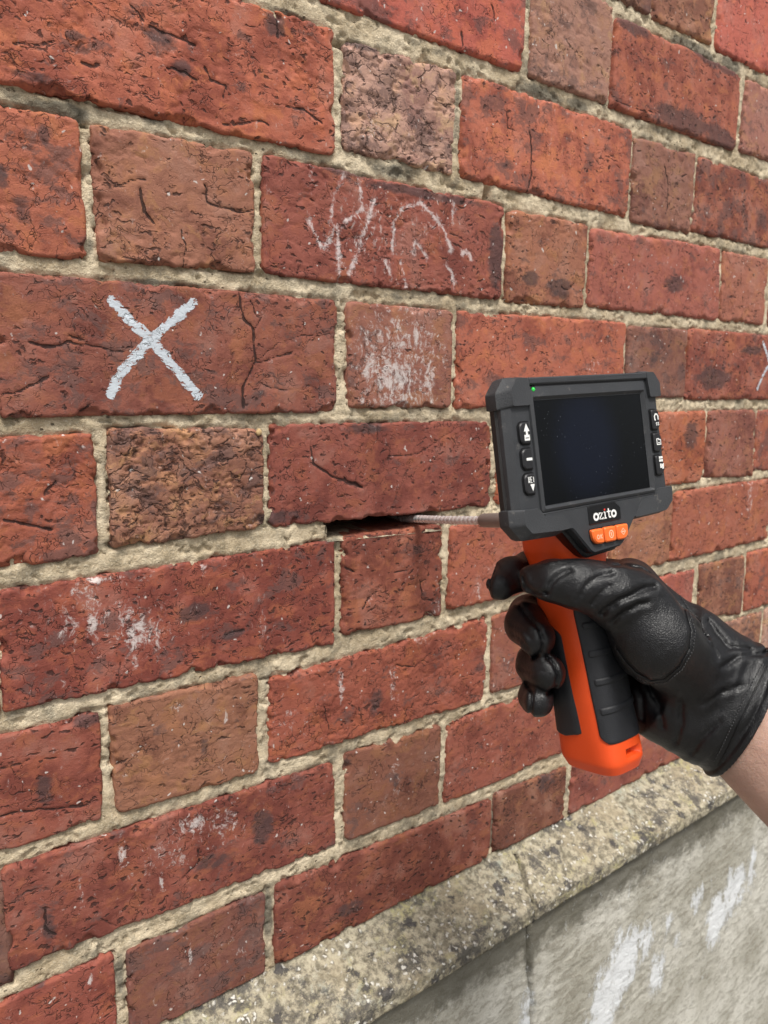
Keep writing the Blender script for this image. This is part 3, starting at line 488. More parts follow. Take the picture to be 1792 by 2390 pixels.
def make_brick(idx, kind, q8, colhex, nm):
    rng = np.random.default_rng(100 + idx)
    q = np.array(q8).reshape(4, 2)                     # TL TR BR BL (u, v)
    ctr = q.mean(0)
    w = (np.linalg.norm(q[1] - q[0]) + np.linalg.norm(q[2] - q[3])) / 2
    hgt = (np.linalg.norm(q[3] - q[0]) + np.linalg.norm(q[2] - q[1])) / 2
    seen = bool(nm) or (-300 < ctr[0] < 800 and -420 < ctr[1] < 560)
    depth = np.hypot(ctr[0] + 346, 495)
    step = (1.15 if depth < 640 else 1.5 if depth < 800 else 2.0) if seen else 5.0
    nx = max(6, int(round(w / step))); ny = max(4, int(round(hgt / step)))
    # denser near the arris
    def spaced(n): return np.linspace(-1, 1, n + 1)
    X, Y = np.meshgrid(spaced(nx), spaced(ny))         # Y down
    a = X * w / 2; b = Y * hgt / 2
    grow_u = 1.0; grow_v = 1.2
    torn = TORN.get(nm, rng.uniform(0.0, 0.25))
    # rounded corners
    for cx in (-1, 1):
        for cy in (-1, 1):
            r = rng.uniform(2.0, 6.5)
            m = (X * cx > 0) & (Y * cy > 0)
            pa = np.clip(np.abs(a) - (w / 2 - r), 0, None); pb = np.clip(np.abs(b) - (hgt / 2 - r), 0, None)
            mm = np.maximum(pa, pb); ll = np.hypot(pa, pb)
            s = np.where(ll > 1e-6, mm / np.maximum(ll, 1e-6), 1)
            na = np.where(pa > 0, (w / 2 - r) + pa * s, np.abs(a)); nb = np.where(pb > 0, (hgt / 2 - r) + pb * s, np.abs(b))
            k = m & (pa > 0) & (pb > 0)
            a = np.where(k, cx * na, a); b = np.where(k, cy * nb, b)
    ea = w / 2 - np.abs(X) * w / 2; eb = hgt / 2 - np.abs(Y) * hgt / 2
    sd_ = idx * 31
    # ragged outline
    amp = 0.9 + 1.2 * torn
    jag_b = amp * fbm2(a / 14 + 40 * np.sign(Y), np.sign(Y) * 3.3 + 0 * a, sd_, 4, 0.6) + np.minimum(0, 3.2 * (fbm2(a / 7 + 90 * np.sign(Y), np.sign(Y) * 7.7 + 0 * a, sd_ + 5, 3, 0.65) + 0.14))
    jag_a = amp * fbm2(b / 14 + 40 * np.sign(X), np.sign(X) * 3.3 + 0 * b, sd_ + 9, 4, 0.6) + np.minimum(0, 1.8 * (fbm2(b / 9 + 90 * np.sign(X), np.sign(X) * 7.7 + 0 * b, sd_ + 15, 3, 0.6) + 0.12))
    b = b + np.sign(Y) * jag_b * np.clip(1 - eb / 7, 0, 1) ** 1.3
    a = a + np.sign(X) * jag_a * np.clip(1 - ea / 7, 0, 1) ** 1.3
    # bilinear map on to the measured quad
    s = a / w + 0.5; t = b / hgt + 0.5
    uv = [(q[0][k] * (1 - s) + q[1][k] * s) * (1 - t) + (q[3][k] * (1 - s) + q[2][k] * s) * t for k in (0, 1)]
    u, v = uv
    u = u + grow_u * X; v = v + grow_v * Y
    # relief (mm, + towards the viewer)
    e = np.minimum(ea, eb)
    h = 0.5 * fbm2(a / 60, b / 60, sd_ + 2, 2)
    h = h + (0.07 + 0.30 * torn) * fbm2(a / 11, b / 7, sd_ + 3, 4, 0.6)
    rg = 1 - np.abs(fbm2(a / 16, b / 9, sd_ + 4, 3, 0.55)) * 2.6
    h = h - (0.18 + 1.2 * torn) * sstep(0.72, 1.0, rg) * sstep(-0.15, 0.35, fbm2(a / 30, b / 30, sd_ + 6, 2) + 0.5 * torn)
    pl = noise2(a / 15 + 0.6 * noise2(a / 7, b / 7, sd_), b / 11, sd_ + 8)      # flaked plates
    h = h + (0.06 + 0.75 * torn) * (sstep(-0.05, 0.05, pl) - 0.5)
    h = h - 1.0 * np.clip(1 - e / 1.2, 0, 1) ** 2
    chip = fbm2(a / 13, b / 13, sd_ + 11, 3, 0.6)
    h = h - 2.8 * sstep(0.0, 0.30, np.clip(1 - e / 6, 0, 1) - 0.95 + 1.9 * np.clip(chip, 0, 1)) * sstep(7.5, 5.0, e)
    cd = np.full(u.shape, 9.0); cw = np.full(u.shape, 1.0)
    for wd, pts in CRACKS:
        P_ = np.array(pts)
        if P_[:, 0].max() < u.min() - 4 or P_[:, 0].min() > u.max() + 4 or P_[:, 1].max() < v.min() - 4 or P_[:, 1].min() > v.max() + 4: continue
        d = seg_dist(u + 0.9 * noise2(u / 4, v / 4, 5), v + 0.9 * noise2(u / 4, v / 4, 6), pts)
        cd = np.minimum(cd, d - (wd - 0.45))
        h = h - 1.5 * wd * np.clip(1 - d / (1.0 + wd), 0, 1)
    def strokes(lst, fall):
        o = np.full(u.shape, -9.0)
        for wd, pts in lst:
            P_ = np.array(pts)
            if P_[:, 0].max() < u.min() - 8 or P_[:, 0].min() > u.max() + 8 or P_[:, 1].max() < v.min() - 8 or P_[:, 1].min() > v.max() + 8: continue
            o = np.maximum(o, (wd - seg_dist(u + 0.8 * noise2(u / 3, v / 3, 15), v + 0.8 * noise2(u / 3, v / 3, 16), pts)) / fall)
        return o
    paint = strokes([(c_[0] + 0.5, c_[1]) for c_ in PAINT], 1.0) if nm in ('C0', 'C4') else np.full(u.shape, -9.0)
    chalk = np.maximum(strokes([(0.2 if abs(c_[1][0][0] - c_[1][-1][0]) < 2.5 and len(c_[1]) == 3 and c_[1][0][0] < -35 else 2.8, c_[1]) for c_ in CHALK], 2.8), -1.5) if nm == 'B2' else np.full(u.shape, -3.0)
    if nm == 'B2':
        for wd, pts in CHALK[:4] + CHALK[5:]:
            chalk = np.maximum(chalk, 0.62 - 0.15 * seg_dist(u, v, pts))
    salt = blobs(u, v, SALT)
    soot_shade = blobs(u, v, SOOT)
    tilt = rng.uniform(-1, 1, 2) * 0.5
    y = -(h + rng.uniform(-0.8, 0.8) + tilt[0] * X + tilt[1] * Y)
    co = np.stack([(u - ctr[0]) / 1000, y / 1000, -(v - ctr[1]) / 1000], -1).reshape(-1, 3)
    nX, nY = nx + 1, ny + 1
    ids = np.arange(nX * nY).reshape(nY, nX)
    F = np.stack([ids[:-1, :-1], ids[1:, :-1], ids[1:, 1:], ids[:-1, 1:]], -1).reshape(-1, 4)
    ring = np.concatenate([ids[0, :-1], ids[:-1, -1], ids[-1, :0:-1], ids[:0:-1, 0]])
    last = ring; base = len(co); parts = [co]; faces = [F]
    cur = co[ring]
    rn = len(ring)
    for dep in (0.012, 0.100):
        c2 = cur.copy(); c2[:, 1] = dep
        if dep > 0.05: c2[:, 0] *= 0.985; c2[:, 2] *= 0.985
        parts.append(c2); nid = np.arange(base, base + rn); base += rn
        nxt = np.roll(np.arange(rn), -1)
        faces.append(np.stack([last, last[nxt], nid[nxt], nid], -1))
        last = nid; cur = c2
    extra = 2 * rn
    at = {k: np.concatenate([z.ravel(), np.full(extra, fill)]) for k, z, fill in
          (('crack', cd, 9.0), ('paint', paint, -9.0), ('chalk', chalk, -3.0), ('salt', salt, 0.0), ('soot_shade', soot_shade, 0.0))}
    me = np_mesh('brick', np.concatenate(parts), np.concatenate(faces), M_BRICK, True, at)
    o = link('brick', me, wall, WALL_INV @ wall_pt(ctr[0], ctr[1]))
    c = np.array(lin(colhex)); c = tuple(np.clip(c @ (.3, .59, .11) * 0.08 + c * 0.92, 0, 1) * np.array([1.01, 1.0, 0.86]))
    o.color = (*c, torn)
    if nm == 'C0': o['label'] = 'long brick with a brushed white cross'
    if nm == 'C4': o['label'] = 'brick with a thin white cross at the right edge'
    if nm == 'B2': o['label'] = 'dark brick with worn chalk scribble'
    return (q[:, 0].min(), q[:, 0].max(), q)

rects = [make_brick(i, *b[1:]) for i, b in enumerate(BRICKS)]

# ---- mortar: one rough sheet set back between the bricks, broken open at the probe hole
def make_mortar():
    u0, u1, v0, v1 = -560.0, 1300.0, -465.0, 552.0
    st = 1.5
    us = np.arange(u0, u1 + st, st); vs = np.arange(v0, v1 + st, st)
    U, V = np.meshgrid(us, vs)
    D = np.full(U.shape, 1e3)                          # distance outside the nearest brick
    for x0, x1, q in rects:
        y0, y1 = q[:, 1].min(), q[:, 1].max()
        ia = np.searchsorted(us, x0 - 20); ib = np.searchsorted(us, x1 + 20); ja = np.searchsorted(vs, y0 - 20); jb = np.searchsorted(vs, y1 + 20)
        if ia >= ib or ja >= jb: continue
        uu = U[ja:jb, ia:ib]; vv = V[ja:jb, ia:ib]
        t = np.clip((vv - y0) / (y1 - y0), 0, 1); s = np.clip((uu - x0) / (x1 - x0), 0, 1)
        L = q[0, 0] * (1 - t) + q[3, 0] * t; R_ = q[1, 0] * (1 - t) + q[2, 0] * t
        T_ = q[0, 1] * (1 - s) + q[1, 1] * s; B_ = q[3, 1] * (1 - s) + q[2, 1] * s
        d = np.maximum(np.maximum(L - uu, uu - R_), np.maximum(T_ - vv, vv - B_))
        D[ja:jb, ia:ib] = np.minimum(D[ja:jb, ia:ib], d)
    h = -3.0 + 1.1 * fbm2(U / 28, V / 16, 71, 3) + 1.5 * fbm2(U / 7, V / 6, 72, 4, 0.65)
    h = h + 1.3 * sstep(0.0, 4.0, D) - 0.6
    h = h - 4.5 * sstep(0.16, 0.36, fbm2(U / 12, V / 6, 73, 3, 0.6)) * sstep(3.0, 0.4, D)
    h = h - 2.2 * sstep(0.30, 0.45, fbm2(U / 9, V / 7, 74, 3, 0.6))
    h = np.minimum(h, 0.4)
    for du, dv, ru, rv, dp in DENTS:
        h = h - dp * np.clip(1.25 - np.maximum(np.abs(U - du) / ru, np.abs(V - dv) / rv), 0, 0.6) / 0.6
    soot_shade = blobs(U, V, MSOOT)
    soot_shade = np.maximum(soot_shade, 0.25 * sstep(2.0, 0.0, D))  # besides the soot, shadow lines along the brick edges painted into the mortar
    hole = (U > -7 + 1.5 * noise2(V / 4, 0 * V, 3)) & (U < 112 + 3 * noise2(V / 5, 0 * V, 4)) & (V > 150) & (V < 189.5)
    keep = (D > -7) & (D < 14) & ~hole
    ids = np.full(U.shape, -1)
    fm = keep[:-1, :-1] & keep[1:, :-1] & keep[1:, 1:] & keep[:-1, 1:]
    used = np.zeros(U.shape, bool)
    used[:-1, :-1] |= fm; used[1:, :-1] |= fm; used[1:, 1:] |= fm; used[:-1, 1:] |= fm
    ids[used] = np.arange(used.sum())
    co = np.stack([U[used] / 1000, -h[used] / 1000, W0 - V[used] / 1000], -1)
    F = np.stack([ids[:-1, :-1][fm], ids[1:, :-1][fm], ids[1:, 1:][fm], ids[:-1, 1:][fm]], -1)
    # turn the broken ends of the bed joint back into the wall
    n0 = len(co); ex = []; ef = []; so = soot_shade[used].tolist()
    for side, uu in ((0, -6.2), (1, 112.0)):
        for k, v_ in enumerate(np.linspace(166, 192, 14)):
            for j, y_ in enumerate(np.linspace(0.0025, 0.07, 12)):
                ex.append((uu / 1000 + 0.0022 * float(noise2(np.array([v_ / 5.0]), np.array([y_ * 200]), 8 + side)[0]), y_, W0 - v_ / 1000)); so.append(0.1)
        b0 = n0 + side * 168
        for k in range(13):
            for j in range(11):
                a_ = b0 + k * 12 + j; f = (a_, a_ + 1, a_ + 13, a_ + 12)
                ef.append(f if side == 0 else f[::-1])
    n1_ = n0 + len(ex); nu = 80; nw = 40
    for i, u_ in enumerate(np.linspace(-7, 113, nu)):
        for j, w_ in enumerate(np.linspace(0.8, 75, nw)):
            a1 = np.array([u_]); a2 = np.array([w_])
            vv_ = 188.6 + 2.0 * max(0, 1 - w_ / 3) - 1.6 * min(1, w_ / 25) - 0.3 * float(fbm2(a1 / 8, a2 / 8, 77, 2)[0]) + (0.035 * u_ - 1.0)
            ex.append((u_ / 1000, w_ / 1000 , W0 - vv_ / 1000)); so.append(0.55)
    for i in range(nu - 1):
        for j in range(nw - 1):
            a_ = n1_ + i * nw + j; ef.append((a_, a_ + nw, a_ + nw + 1, a_ + 1))
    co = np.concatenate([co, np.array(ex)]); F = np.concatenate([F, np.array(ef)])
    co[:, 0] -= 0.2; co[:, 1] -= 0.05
    return np_mesh('mortar', co, F, M_MORTAR, True, {'soot_shade': np.array(so)})
link('mortar', make_mortar(), wall)

# a pebble of grit caught in the mortar at a brick corner
bm = bmesh.new(); bmesh.ops.create_icosphere(bm, subdivisions=3, radius=1.0)
for v_ in bm.verts: v_.co = Vector((v_.co.x * 0.0023, v_.co.y * 0.0016, v_.co.z * 0.0025)) * (1 + 0.08 * math.sin(v_.co.x * 5 + v_.co.z * 3))
me = bpy.data.meshes.new('pebble'); bm.to_mesh(me); bm.free(); me.polygons.foreach_set('use_smooth', np.full(len(me.polygons), True))
N_ = NT('pebble'); me.materials.append(N_.done(N_.mix(N_.noise(N_.coord(), 400, 3), (0.42, 0.27, 0.12), (0.62, 0.45, 0.24)), 0.7))
link('pebble', me, wall, WALL_INV @ wall_pt(-67.0, 101.5, -0.6))

# ---- wall core behind the facing bricks
def box_bm(bm, x0, x1, y0, y1, z0, z1):
    vs = [bm.verts.new(p) for p in ((x0, y0, z0), (x1, y0, z0), (x1, y1, z0), (x0, y1, z0), (x0, y0, z1), (x1, y0, z1), (x1, y1, z1), (x0, y1, z1))]
    for f in ((0, 3, 2, 1), (4, 5, 6, 7), (0, 1, 5, 4), (1, 2, 6, 5), (2, 3, 7, 6), (3, 0, 4, 7)): bm.faces.new([vs[i] for i in f])
def bm_mesh(name, bm, mat, smooth=False):
    me = bpy.data.meshes.new(name); bm.normal_update(); bm.to_mesh(me); bm.free(); me.materials.append(mat)
    if smooth: me.polygons.foreach_set('use_smooth', np.full(len(me.polygons), True))
    return me
bm = bmesh.new(); box_bm(bm, -0.62, 1.06, 0.055, 0.18, 0, 1.62)
link('wall_core', bm_mesh('wall_core', bm, M_MORTAR), wall)

# ------------------------------------------------------------------ stone plinth
plinth = empty('stone_plinth', (0.2, -0.03, 0), 'weathered stone ledge over grey cement render at the foot of the brick wall', 'plinth')
PO = np.array([0.2, -0.03, 0])
EDGE = 55.0                                            # how far the ledge stands out (mm)
LIME = [(366, 716, 34, 50, 1.3), (338, 742, 32, 46, 1.3), (408, 706, 18, 26, .9), (328, 780, 34, 46, 1.2), (441, 762, 24, 36, .9), (615, 728, 34, 40, 1.3), (575, 752, 32, 40, 1.3), (660, 712, 14, 40, .9), (520, 700, 16, 22, .8), (455, 703, 14, 20, .8), (203, 690, 12, 40, .9), (196, 720, 14, 30, .9), (480, 735, 10, 16, .7)]

def crack_u(v, w):                                    # joint between the two coping stones
    return 226 + (w + 0) * 0.45 + 2.0 * noise2(np.asarray(w, float) / 9, np.asarray(v, float) / 9, 61)

def plinth_strip(ua, ub, st, left_joint, right_joint):
    """profile from the wall down over the sloping top, round the nose; returns mesh arrays"""
    prof = [(14.0, 536)] + [(-w_, 540 + w_ * 0.44) for w_ in np.arange(0, EDGE - 3, st)]
    ne = (EDGE, 540 + EDGE * 0.44)
    for k in range(1, 7):
        an = k / 6 * math.pi / 2
        prof.append((-(EDGE - 4 + 4 * math.sin(an)), ne[1] + 3.2 - 3.8 * math.cos(an) - 0.6))
    for dv in np.arange(2, 13, st): prof.append((-EDGE, ne[1] + 2.6 + dv))
    prof.append((-EDGE + 12, ne[1] + 15.5))
    pw = np.array([p[0] for p in prof]); pv = np.array([p[1] for p in prof])
    n = max(2, int((ub - ua) / st)); s = np.linspace(0, 1, n + 1)
    S, K = np.meshgrid(s, np.arange(len(prof)))
    Wd = pw[K]; V = pv[K]
    A = np.full(S.shape, ua, float); B = np.full(S.shape, ub, float)
    if left_joint: A = crack_u(V, Wd) + 1.6 + 0.035 * np.clip(-Wd, 0, 60)
    if right_joint: B = crack_u(V, Wd) - 1.4 - 0.03 * np.clip(-Wd, 0, 60)
    U = A * (1 - S) + B * S
    body = (Wd < 0)
    n_ = 1.1 * fbm2(U / 30, (V - Wd) / 30, 81, 3) + 1.5 * fbm2(U / 7, (V - Wd) / 7, 82, 4, 0.6) + 1.2 * (noise2(U / 3, (V - Wd) / 3, 84))
    edge_d = np.minimum((U - A) if left_joint else 99 + 0 * U, (B - U) if right_joint else 99 + 0 * U)
    n_ = n_ - 2.0 * np.clip(1 - edge_d / 4, 0, 1) ** 2
    n_ = np.where(body, n_, 0)
    nose = 0.6 * sstep(EDGE - 14, EDGE, -Wd)
    Wd2 = Wd - n_ * nose * 1.0 + 2.2 * nose * np.maximum(0, fbm2(U / 22, 0 * U, 85, 3)) 
    V2 = V - n_ * (1 - 0.5 * nose)
    co = np.stack([U / 1000, Wd2 / 1000, W0 - V2 / 1000], -1).reshape(-1, 3) - PO
    ids = np.arange(U.size).reshape(U.shape)
    F = np.stack([ids[:-1, :-1], ids[1:, :-1], ids[1:, 1:], ids[:-1, 1:]], -1).reshape(-1, 4)
    # close the joint faces with a shallow return
    extra = []; ef = []
    base = len(co)
    for col, on in ((0, left_joint), (-1, right_joint)):
        if not on: continue
        c0 = co[ids[:, col]]; c2 = c0 + np.array([0.0, 0.0 , 0.0]); c2[:, 1] += 0.02; c2[:, 2] -= 0.03; c2[:, 0] += (0.001 if col == 0 else -0.001)
        nid = np.arange(base, base + len(c0)); base += len(c0); extra.append(c2)
        f = np.stack([ids[:-1, col], ids[1:, col], nid[1:], nid[:-1]], -1)
        ef.append(f if col == -1 else f[:, ::-1])
    if extra: co = np.concatenate([co] + extra); F = np.concatenate([F] + ef)
    return np_mesh('coping_stone', co, F, M_COPING)

link('coping_stone', plinth_strip(-560, 226, 1.8, False, True), plinth)
link('coping_stone', plinth_strip(226, 1300, 2.0, True, False), plinth)

def plinth_face():
    st = 2.0
    us = np.concatenate([np.arange(-560, -330, 12), np.arange(-330, 861, st), np.arange(868, 1301, 12)]); vs = np.concatenate([np.arange(574, 800, st), np.arange(800, 1195, 12)])
    U, V = np.meshgrid(us, vs)
    h = 1.2 * fbm2(U / 45, V / 45, 91, 3) + 0.9 * fbm2(U / 11, V / 7, 92, 4, 0.6)
    cp = [(203, 560), (199, 590), (200, 612), (203, 640), (209, 668), (212, 700), (207, 760), (214, 840)]
    d = seg_dist(U + 1.5 * noise2(U / 9, V / 9, 93), V, cp)
    h = h - 9 * np.clip(1 - d / 3.4, 0, 1)
    lime = blobs(U, V, LIME)
    darken = np.clip(1 - (V - 574) / 72, 0, 1) * 1.5 + 0.75 * np.clip(1 - d / 9, 0, 1)  # darker towards the top and along the crack
    w = -(EDGE - 6) - h
    co = np.stack([U / 1000, w / 1000, W0 - V / 1000], -1).reshape(-1, 3) - PO
    ids = np.arange(U.size).reshape(U.shape)
    F = np.stack([ids[:-1, :-1], ids[1:, :-1], ids[1:, 1:], ids[:-1, 1:]], -1).reshape(-1, 4)
    return np_mesh('render_face', co, F, M_RENDER, True, {'lime': lime.ravel(), 'darken': darken.ravel()})
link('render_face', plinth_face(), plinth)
# mortar fillet where the bricks meet the ledge
def fillet():
    us = np.arange(-560, 1300, 2.0); ks = np.linspace(0, 1, 9)
    U, K = np.meshgrid(us, ks)
    top = 5.0 + 3.2 * fbm2(U / 9, 0 * U, 95, 3, 0.6); run = 5.0 + 3.0 * fbm2(U / 12, 0 * U + 4, 96, 3)
    w = 2.0 - (2.0 + run) * K ** 1.4 - 0.7 * noise2(U / 3, K * 4, 97)
    v = 541 - top * (1 - K) ** 1.4 + 0.44 * run * K + 0.8 * (K > .95)
    co = np.stack([U / 1000, w / 1000, W0 - v / 1000], -1).reshape(-1, 3) - PO
    ids = np.arange(U.size).reshape(U.shape)
    F = np.stack([ids[:-1, :-1], ids[1:, :-1], ids[1:, 1:], ids[:-1, 1:]], -1).reshape(-1, 4)
    return np_mesh('mortar_fillet', co, F, M_COPING, True)
link('mortar_fillet', fillet(), plinth)
bm = bmesh.new(); box_bm(bm, -0.758, 1.098, -0.012, 0.20, 0, 0.600)
link('plinth_core', bm_mesh('plinth_core', bm, M_RENDER), plinth)

# ------------------------------------------------------------------ inspection camera (local millimetres: x right, y up, z out of the screen)
MD = np.array([[0.8129396863, -0.1237716097, 0.5690427534], [-0.1272978252, -0.9912898958, -0.0337551163], [0.5682643137, -0.0449970313, -0.8216148349]])
TD = np.array([116.985, -36.355, 440.55])
def cam_to_world(c):                                  # camera millimetres (x right, y down, z depth) -> world metres
    w = np.asarray(c, float) @ RW + CW
    return np.stack([w[..., 0] / 1000, w[..., 2] / 1000, W0 - w[..., 1] / 1000], -1)
def dev_to_world(p): return cam_to_world(np.asarray(p, float) @ MD.T + TD)

o0 = dev_to_world((0, 0, 0)); dx_ = (dev_to_world((1000, 0, 0)) - o0); dy_ = (dev_to_world((0, 1000, 0)) - o0); dz_ = (dev_to_world((0, 0, 1000)) - o0)
DEVM = Matrix(((dx_[0], dy_[0], dz_[0], o0[0]), (dx_[1], dy_[1], dz_[1], o0[1]), (dx_[2], dy_[2], dz_[2], o0[2]), (0, 0, 0, 1)))

def mat_plain(name, col, rough, spec=0.5, bump=0.0, bscale=900, metal=0.0, var=0.15, dust=0.0):
    N = NT(name); P = N.coord()
    n1 = N.noise(P, 60, 5, 0.65); n2 = N.noise(P, bscale, 3, 0.6)
    c = N.mix(N.math('MULTIPLY', N.ramp(n1, 0.40, 0.68), var), col, tuple(min(1, x * 1.9 + 0.006) for x in col))
    if dust:
        du = N.math('MULTIPLY', N.ramp(N.noise(P, 110, 6, 0.75), 0.58, 0.75), dust)
        c = N.mix(du, c, (0.22, 0.20, 0.18))
    r = N.math('ADD', rough, N.math('MULTIPLY', N.math('SUBTRACT', n1, 0.5), 0.25))
    return N.done(c, r, N.bump(n2, bump, 0.0004) if bump else None, metal, spec)

M_SHELL = mat_plain('grey_plastic', (0.034, 0.036, 0.040), 0.50, 0.40, 0.35, 1400, dust=0.45)
M_GUARD = mat_plain('rubber_guard', (0.040, 0.042, 0.046), 0.58, 0.36, 0.5, 1100, dust=0.9)
M_SIDE = mat_plain('dark_plastic', (0.020, 0.019, 0.019), 0.55, 0.4, 0.3, 1200)
M_KEY = mat_plain('black_key_rubber', (0.014, 0.014, 0.016), 0.45, 0.45, 0.2)
M_GAP = mat_plain('black_gap', (0.006, 0.006, 0.007), 0.6, 0.3)
M_ORANGE = mat_plain('orange_plastic', (0.74, 0.075, 0.012), 0.42, 0.4, 0.2, 1500, var=0.06)
M_ORKEY = mat_plain('orange_key_rubber', (0.88, 0.16, 0.03), 0.40, 0.4, 0.15, var=0.05)
M_GRIP = mat_plain('black_grip_rubber', (0.015, 0.016, 0.019), 0.52, 0.38, 0.5, 1500, var=0.25)
M_WHITE = mat_plain('white_print', (0.80, 0.80, 0.78), 0.5, 0.3, var=0.0)
M_PALE = mat_plain('pale_orange_print', (0.90, 0.50, 0.34), 0.5, 0.3, var=0.0)
M_RED = mat_plain('red_print', (0.75, 0.05, 0.03), 0.5, 0.3, var=0.0)
M_BADGE = mat_plain('black_badge', (0.006, 0.006, 0.007), 0.35, 0.4, var=0.0)
M_STEEL = mat_plain('steel_coil', (0.80, 0.79, 0.78), 0.28, 0.5, metal=0.6)
M_SLEEVE = mat_plain('metal_sleeve', (0.30, 0.27, 0.25), 0.42, 0.5, 0.2, metal=0.6)
def mat_glass():
    N = NT('dark_screen'); P = N.coord()
    gr = N.ramp(N.vmath('DISTANCE', P, (0.000, 0.000, 0.0)) if False else N.noise(P, 14, 2), 0.35, 0.65)
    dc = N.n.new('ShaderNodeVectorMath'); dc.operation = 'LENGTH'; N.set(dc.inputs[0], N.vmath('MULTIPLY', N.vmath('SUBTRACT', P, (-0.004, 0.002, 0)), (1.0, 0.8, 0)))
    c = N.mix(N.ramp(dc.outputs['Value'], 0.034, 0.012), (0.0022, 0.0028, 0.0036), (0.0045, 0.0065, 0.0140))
    v = N.n.new('ShaderNodeTexVoronoi'); N.set(v.inputs['Vector'], P); v.inputs['Scale'].default_value = 520
    d = N.math('MULTIPLY', N.math('GREATER_THAN', N.noise(v.outputs['Position'], 900, 0), 0.60), N.ramp(v.outputs['Distance'], 0.22, 0.10))
    d = N.math('MULTIPLY', d, N.ramp(N.noise(P, 40, 3, 0.6), 0.45, 0.62))
    c = N.mix(N.math('MULTIPLY', d, 0.13), c, (0.35, 0.38, 0.42))
    return N.done(c, 0.18, None, 0.0, 0.20)
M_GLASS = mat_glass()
def mat_led():
    N = NT('green_led'); N.set(N.b.inputs['Emission Color'], (0.05, 0.8, 0.10)); N.b.inputs['Emission Strength'].default_value = 0.25
    return N.done((0.02, 0.35, 0.05), 0.3)
M_LED = mat_led()

dev = empty('inspection_camera', (0, 0, 0), 'orange and black handheld inspection camera with a dark screen held by the gloved hand', 'inspection camera')
dev.matrix_world = DEVM

def offset_poly(P, d):
    """move a counter-clockwise outline inwards by d"""
    P = np.asarray(P, float); n = len(P); out = []
    for i in range(n):
        a, b, c = P[i - 1], P[i], P[(i + 1) % n]
        e1 = b - a; e1 = e1 / np.linalg.norm(e1); e2 = c - b; e2 = e2 / np.linalg.norm(e2)
        n1 = np.array([-e1[1], e1[0]]); n2 = np.array([-e2[1], e2[0]])
        m = n1 + n2; k = 1 + n1 @ n2
        out.append(b + m * d / max(k, 0.35))
    return np.array(out)
def round_poly(P, r, seg=4):
    """round the corners of an outline; r a number or one per corner"""
    P = np.asarray(P, float); n = len(P); out = []
    rs = [r] * n if np.isscalar(r) else r
    for i in range(n):
        a, b, c = P[i - 1], P[i], P[(i + 1) % n]
        la = np.linalg.norm(a - b); lc = np.linalg.norm(c - b)
        t = min(rs[i], la * 0.45, lc * 0.45)
        p = b + (a - b) / la * t; q = b + (c - b) / lc * t
        for k in range(seg + 1):
            s = k / seg; out.append((1 - s) ** 2 * p + 2 * s * (1 - s) * b + s * s * q)
    return np.array(out)
def ccw(P):
    P = np.asarray(P, float)
    a = np.sum(P[:, 0] * np.roll(P[:, 1], -1) - np.roll(P[:, 0], -1) * P[:, 1])
    return P if a > 0 else P[::-1]
def shell(name, outline, levels, mat, parent, r=1.0, seg=3, smooth=35, cap0=True, cap1=True):
    """loft an outline through (z, inset) levels"""
    P = round_poly(ccw(outline), r, seg) if r else ccw(outline)
    bm = bmesh.new(); loops = []
    for z, ins in levels:
        Q = offset_poly(P, ins) if abs(ins) > 1e-6 else P
        loops.append([bm.verts.new((x / 1000, y / 1000, z / 1000)) for x, y in Q])
    n = len(P)
    for A, B in zip(loops[:-1], loops[1:]):
        for i in range(n): bm.faces.new((A[i], A[(i + 1) % n], B[(i + 1) % n], B[i]))
    if cap0: bm.faces.new(loops[0][::-1])
    if cap1: bm.faces.new(loops[-1])
    bmesh.ops.recalc_face_normals(bm, faces=bm.faces[:])
    me = bpy.data.meshes.new(name); bm.to_mesh(me); bm.free(); me.materials.append(mat)
    me.polygons.foreach_set('use_smooth', np.full(len(me.polygons), True)); me.set_sharp_from_angle(angle=math.radians(smooth))
    return link(name, me, parent)

def strip(name, pts, w, z, th, mat, parent, closed=False):
    """a printed line: a thin raised band along a polyline"""
    P = np.asarray(pts, float); n = len(P); bm = bmesh.new(); L = []
    for i in range(n):
        a = P[i - 1] if (i > 0 or closed) else P[i]; c = P[(i + 1) % n] if (i < n - 1 or closed) else P[i]
        t = c - a; t = t / max(np.linalg.norm(t), 1e-9); nn = np.array([-t[1], t[0]]) * w / 2
        L.append([bm.verts.new((*(P[i] + s * nn) / 1000, zz / 1000)) for s, zz in ((-1, z), (-1, z + th), (1, z + th), (1, z))])
    for i in range(n if closed else n - 1):
        A, B = L[i], L[(i + 1) % n]
        for k in range(3): bm.faces.new((A[k], B[k], B[k + 1], A[k + 1]))
    if not closed: bm.faces.new(L[0]); bm.faces.new(L[-1][::-1])
    bmesh.ops.recalc_face_normals(bm, faces=bm.faces[:])
    return link(name, bm_mesh(name, bm, mat), parent)
def flat(name, outline, z, th, mat, parent, r=0):
    return shell(name, outline, [(z, 0), (z + th, 0)], mat, parent, r=r)

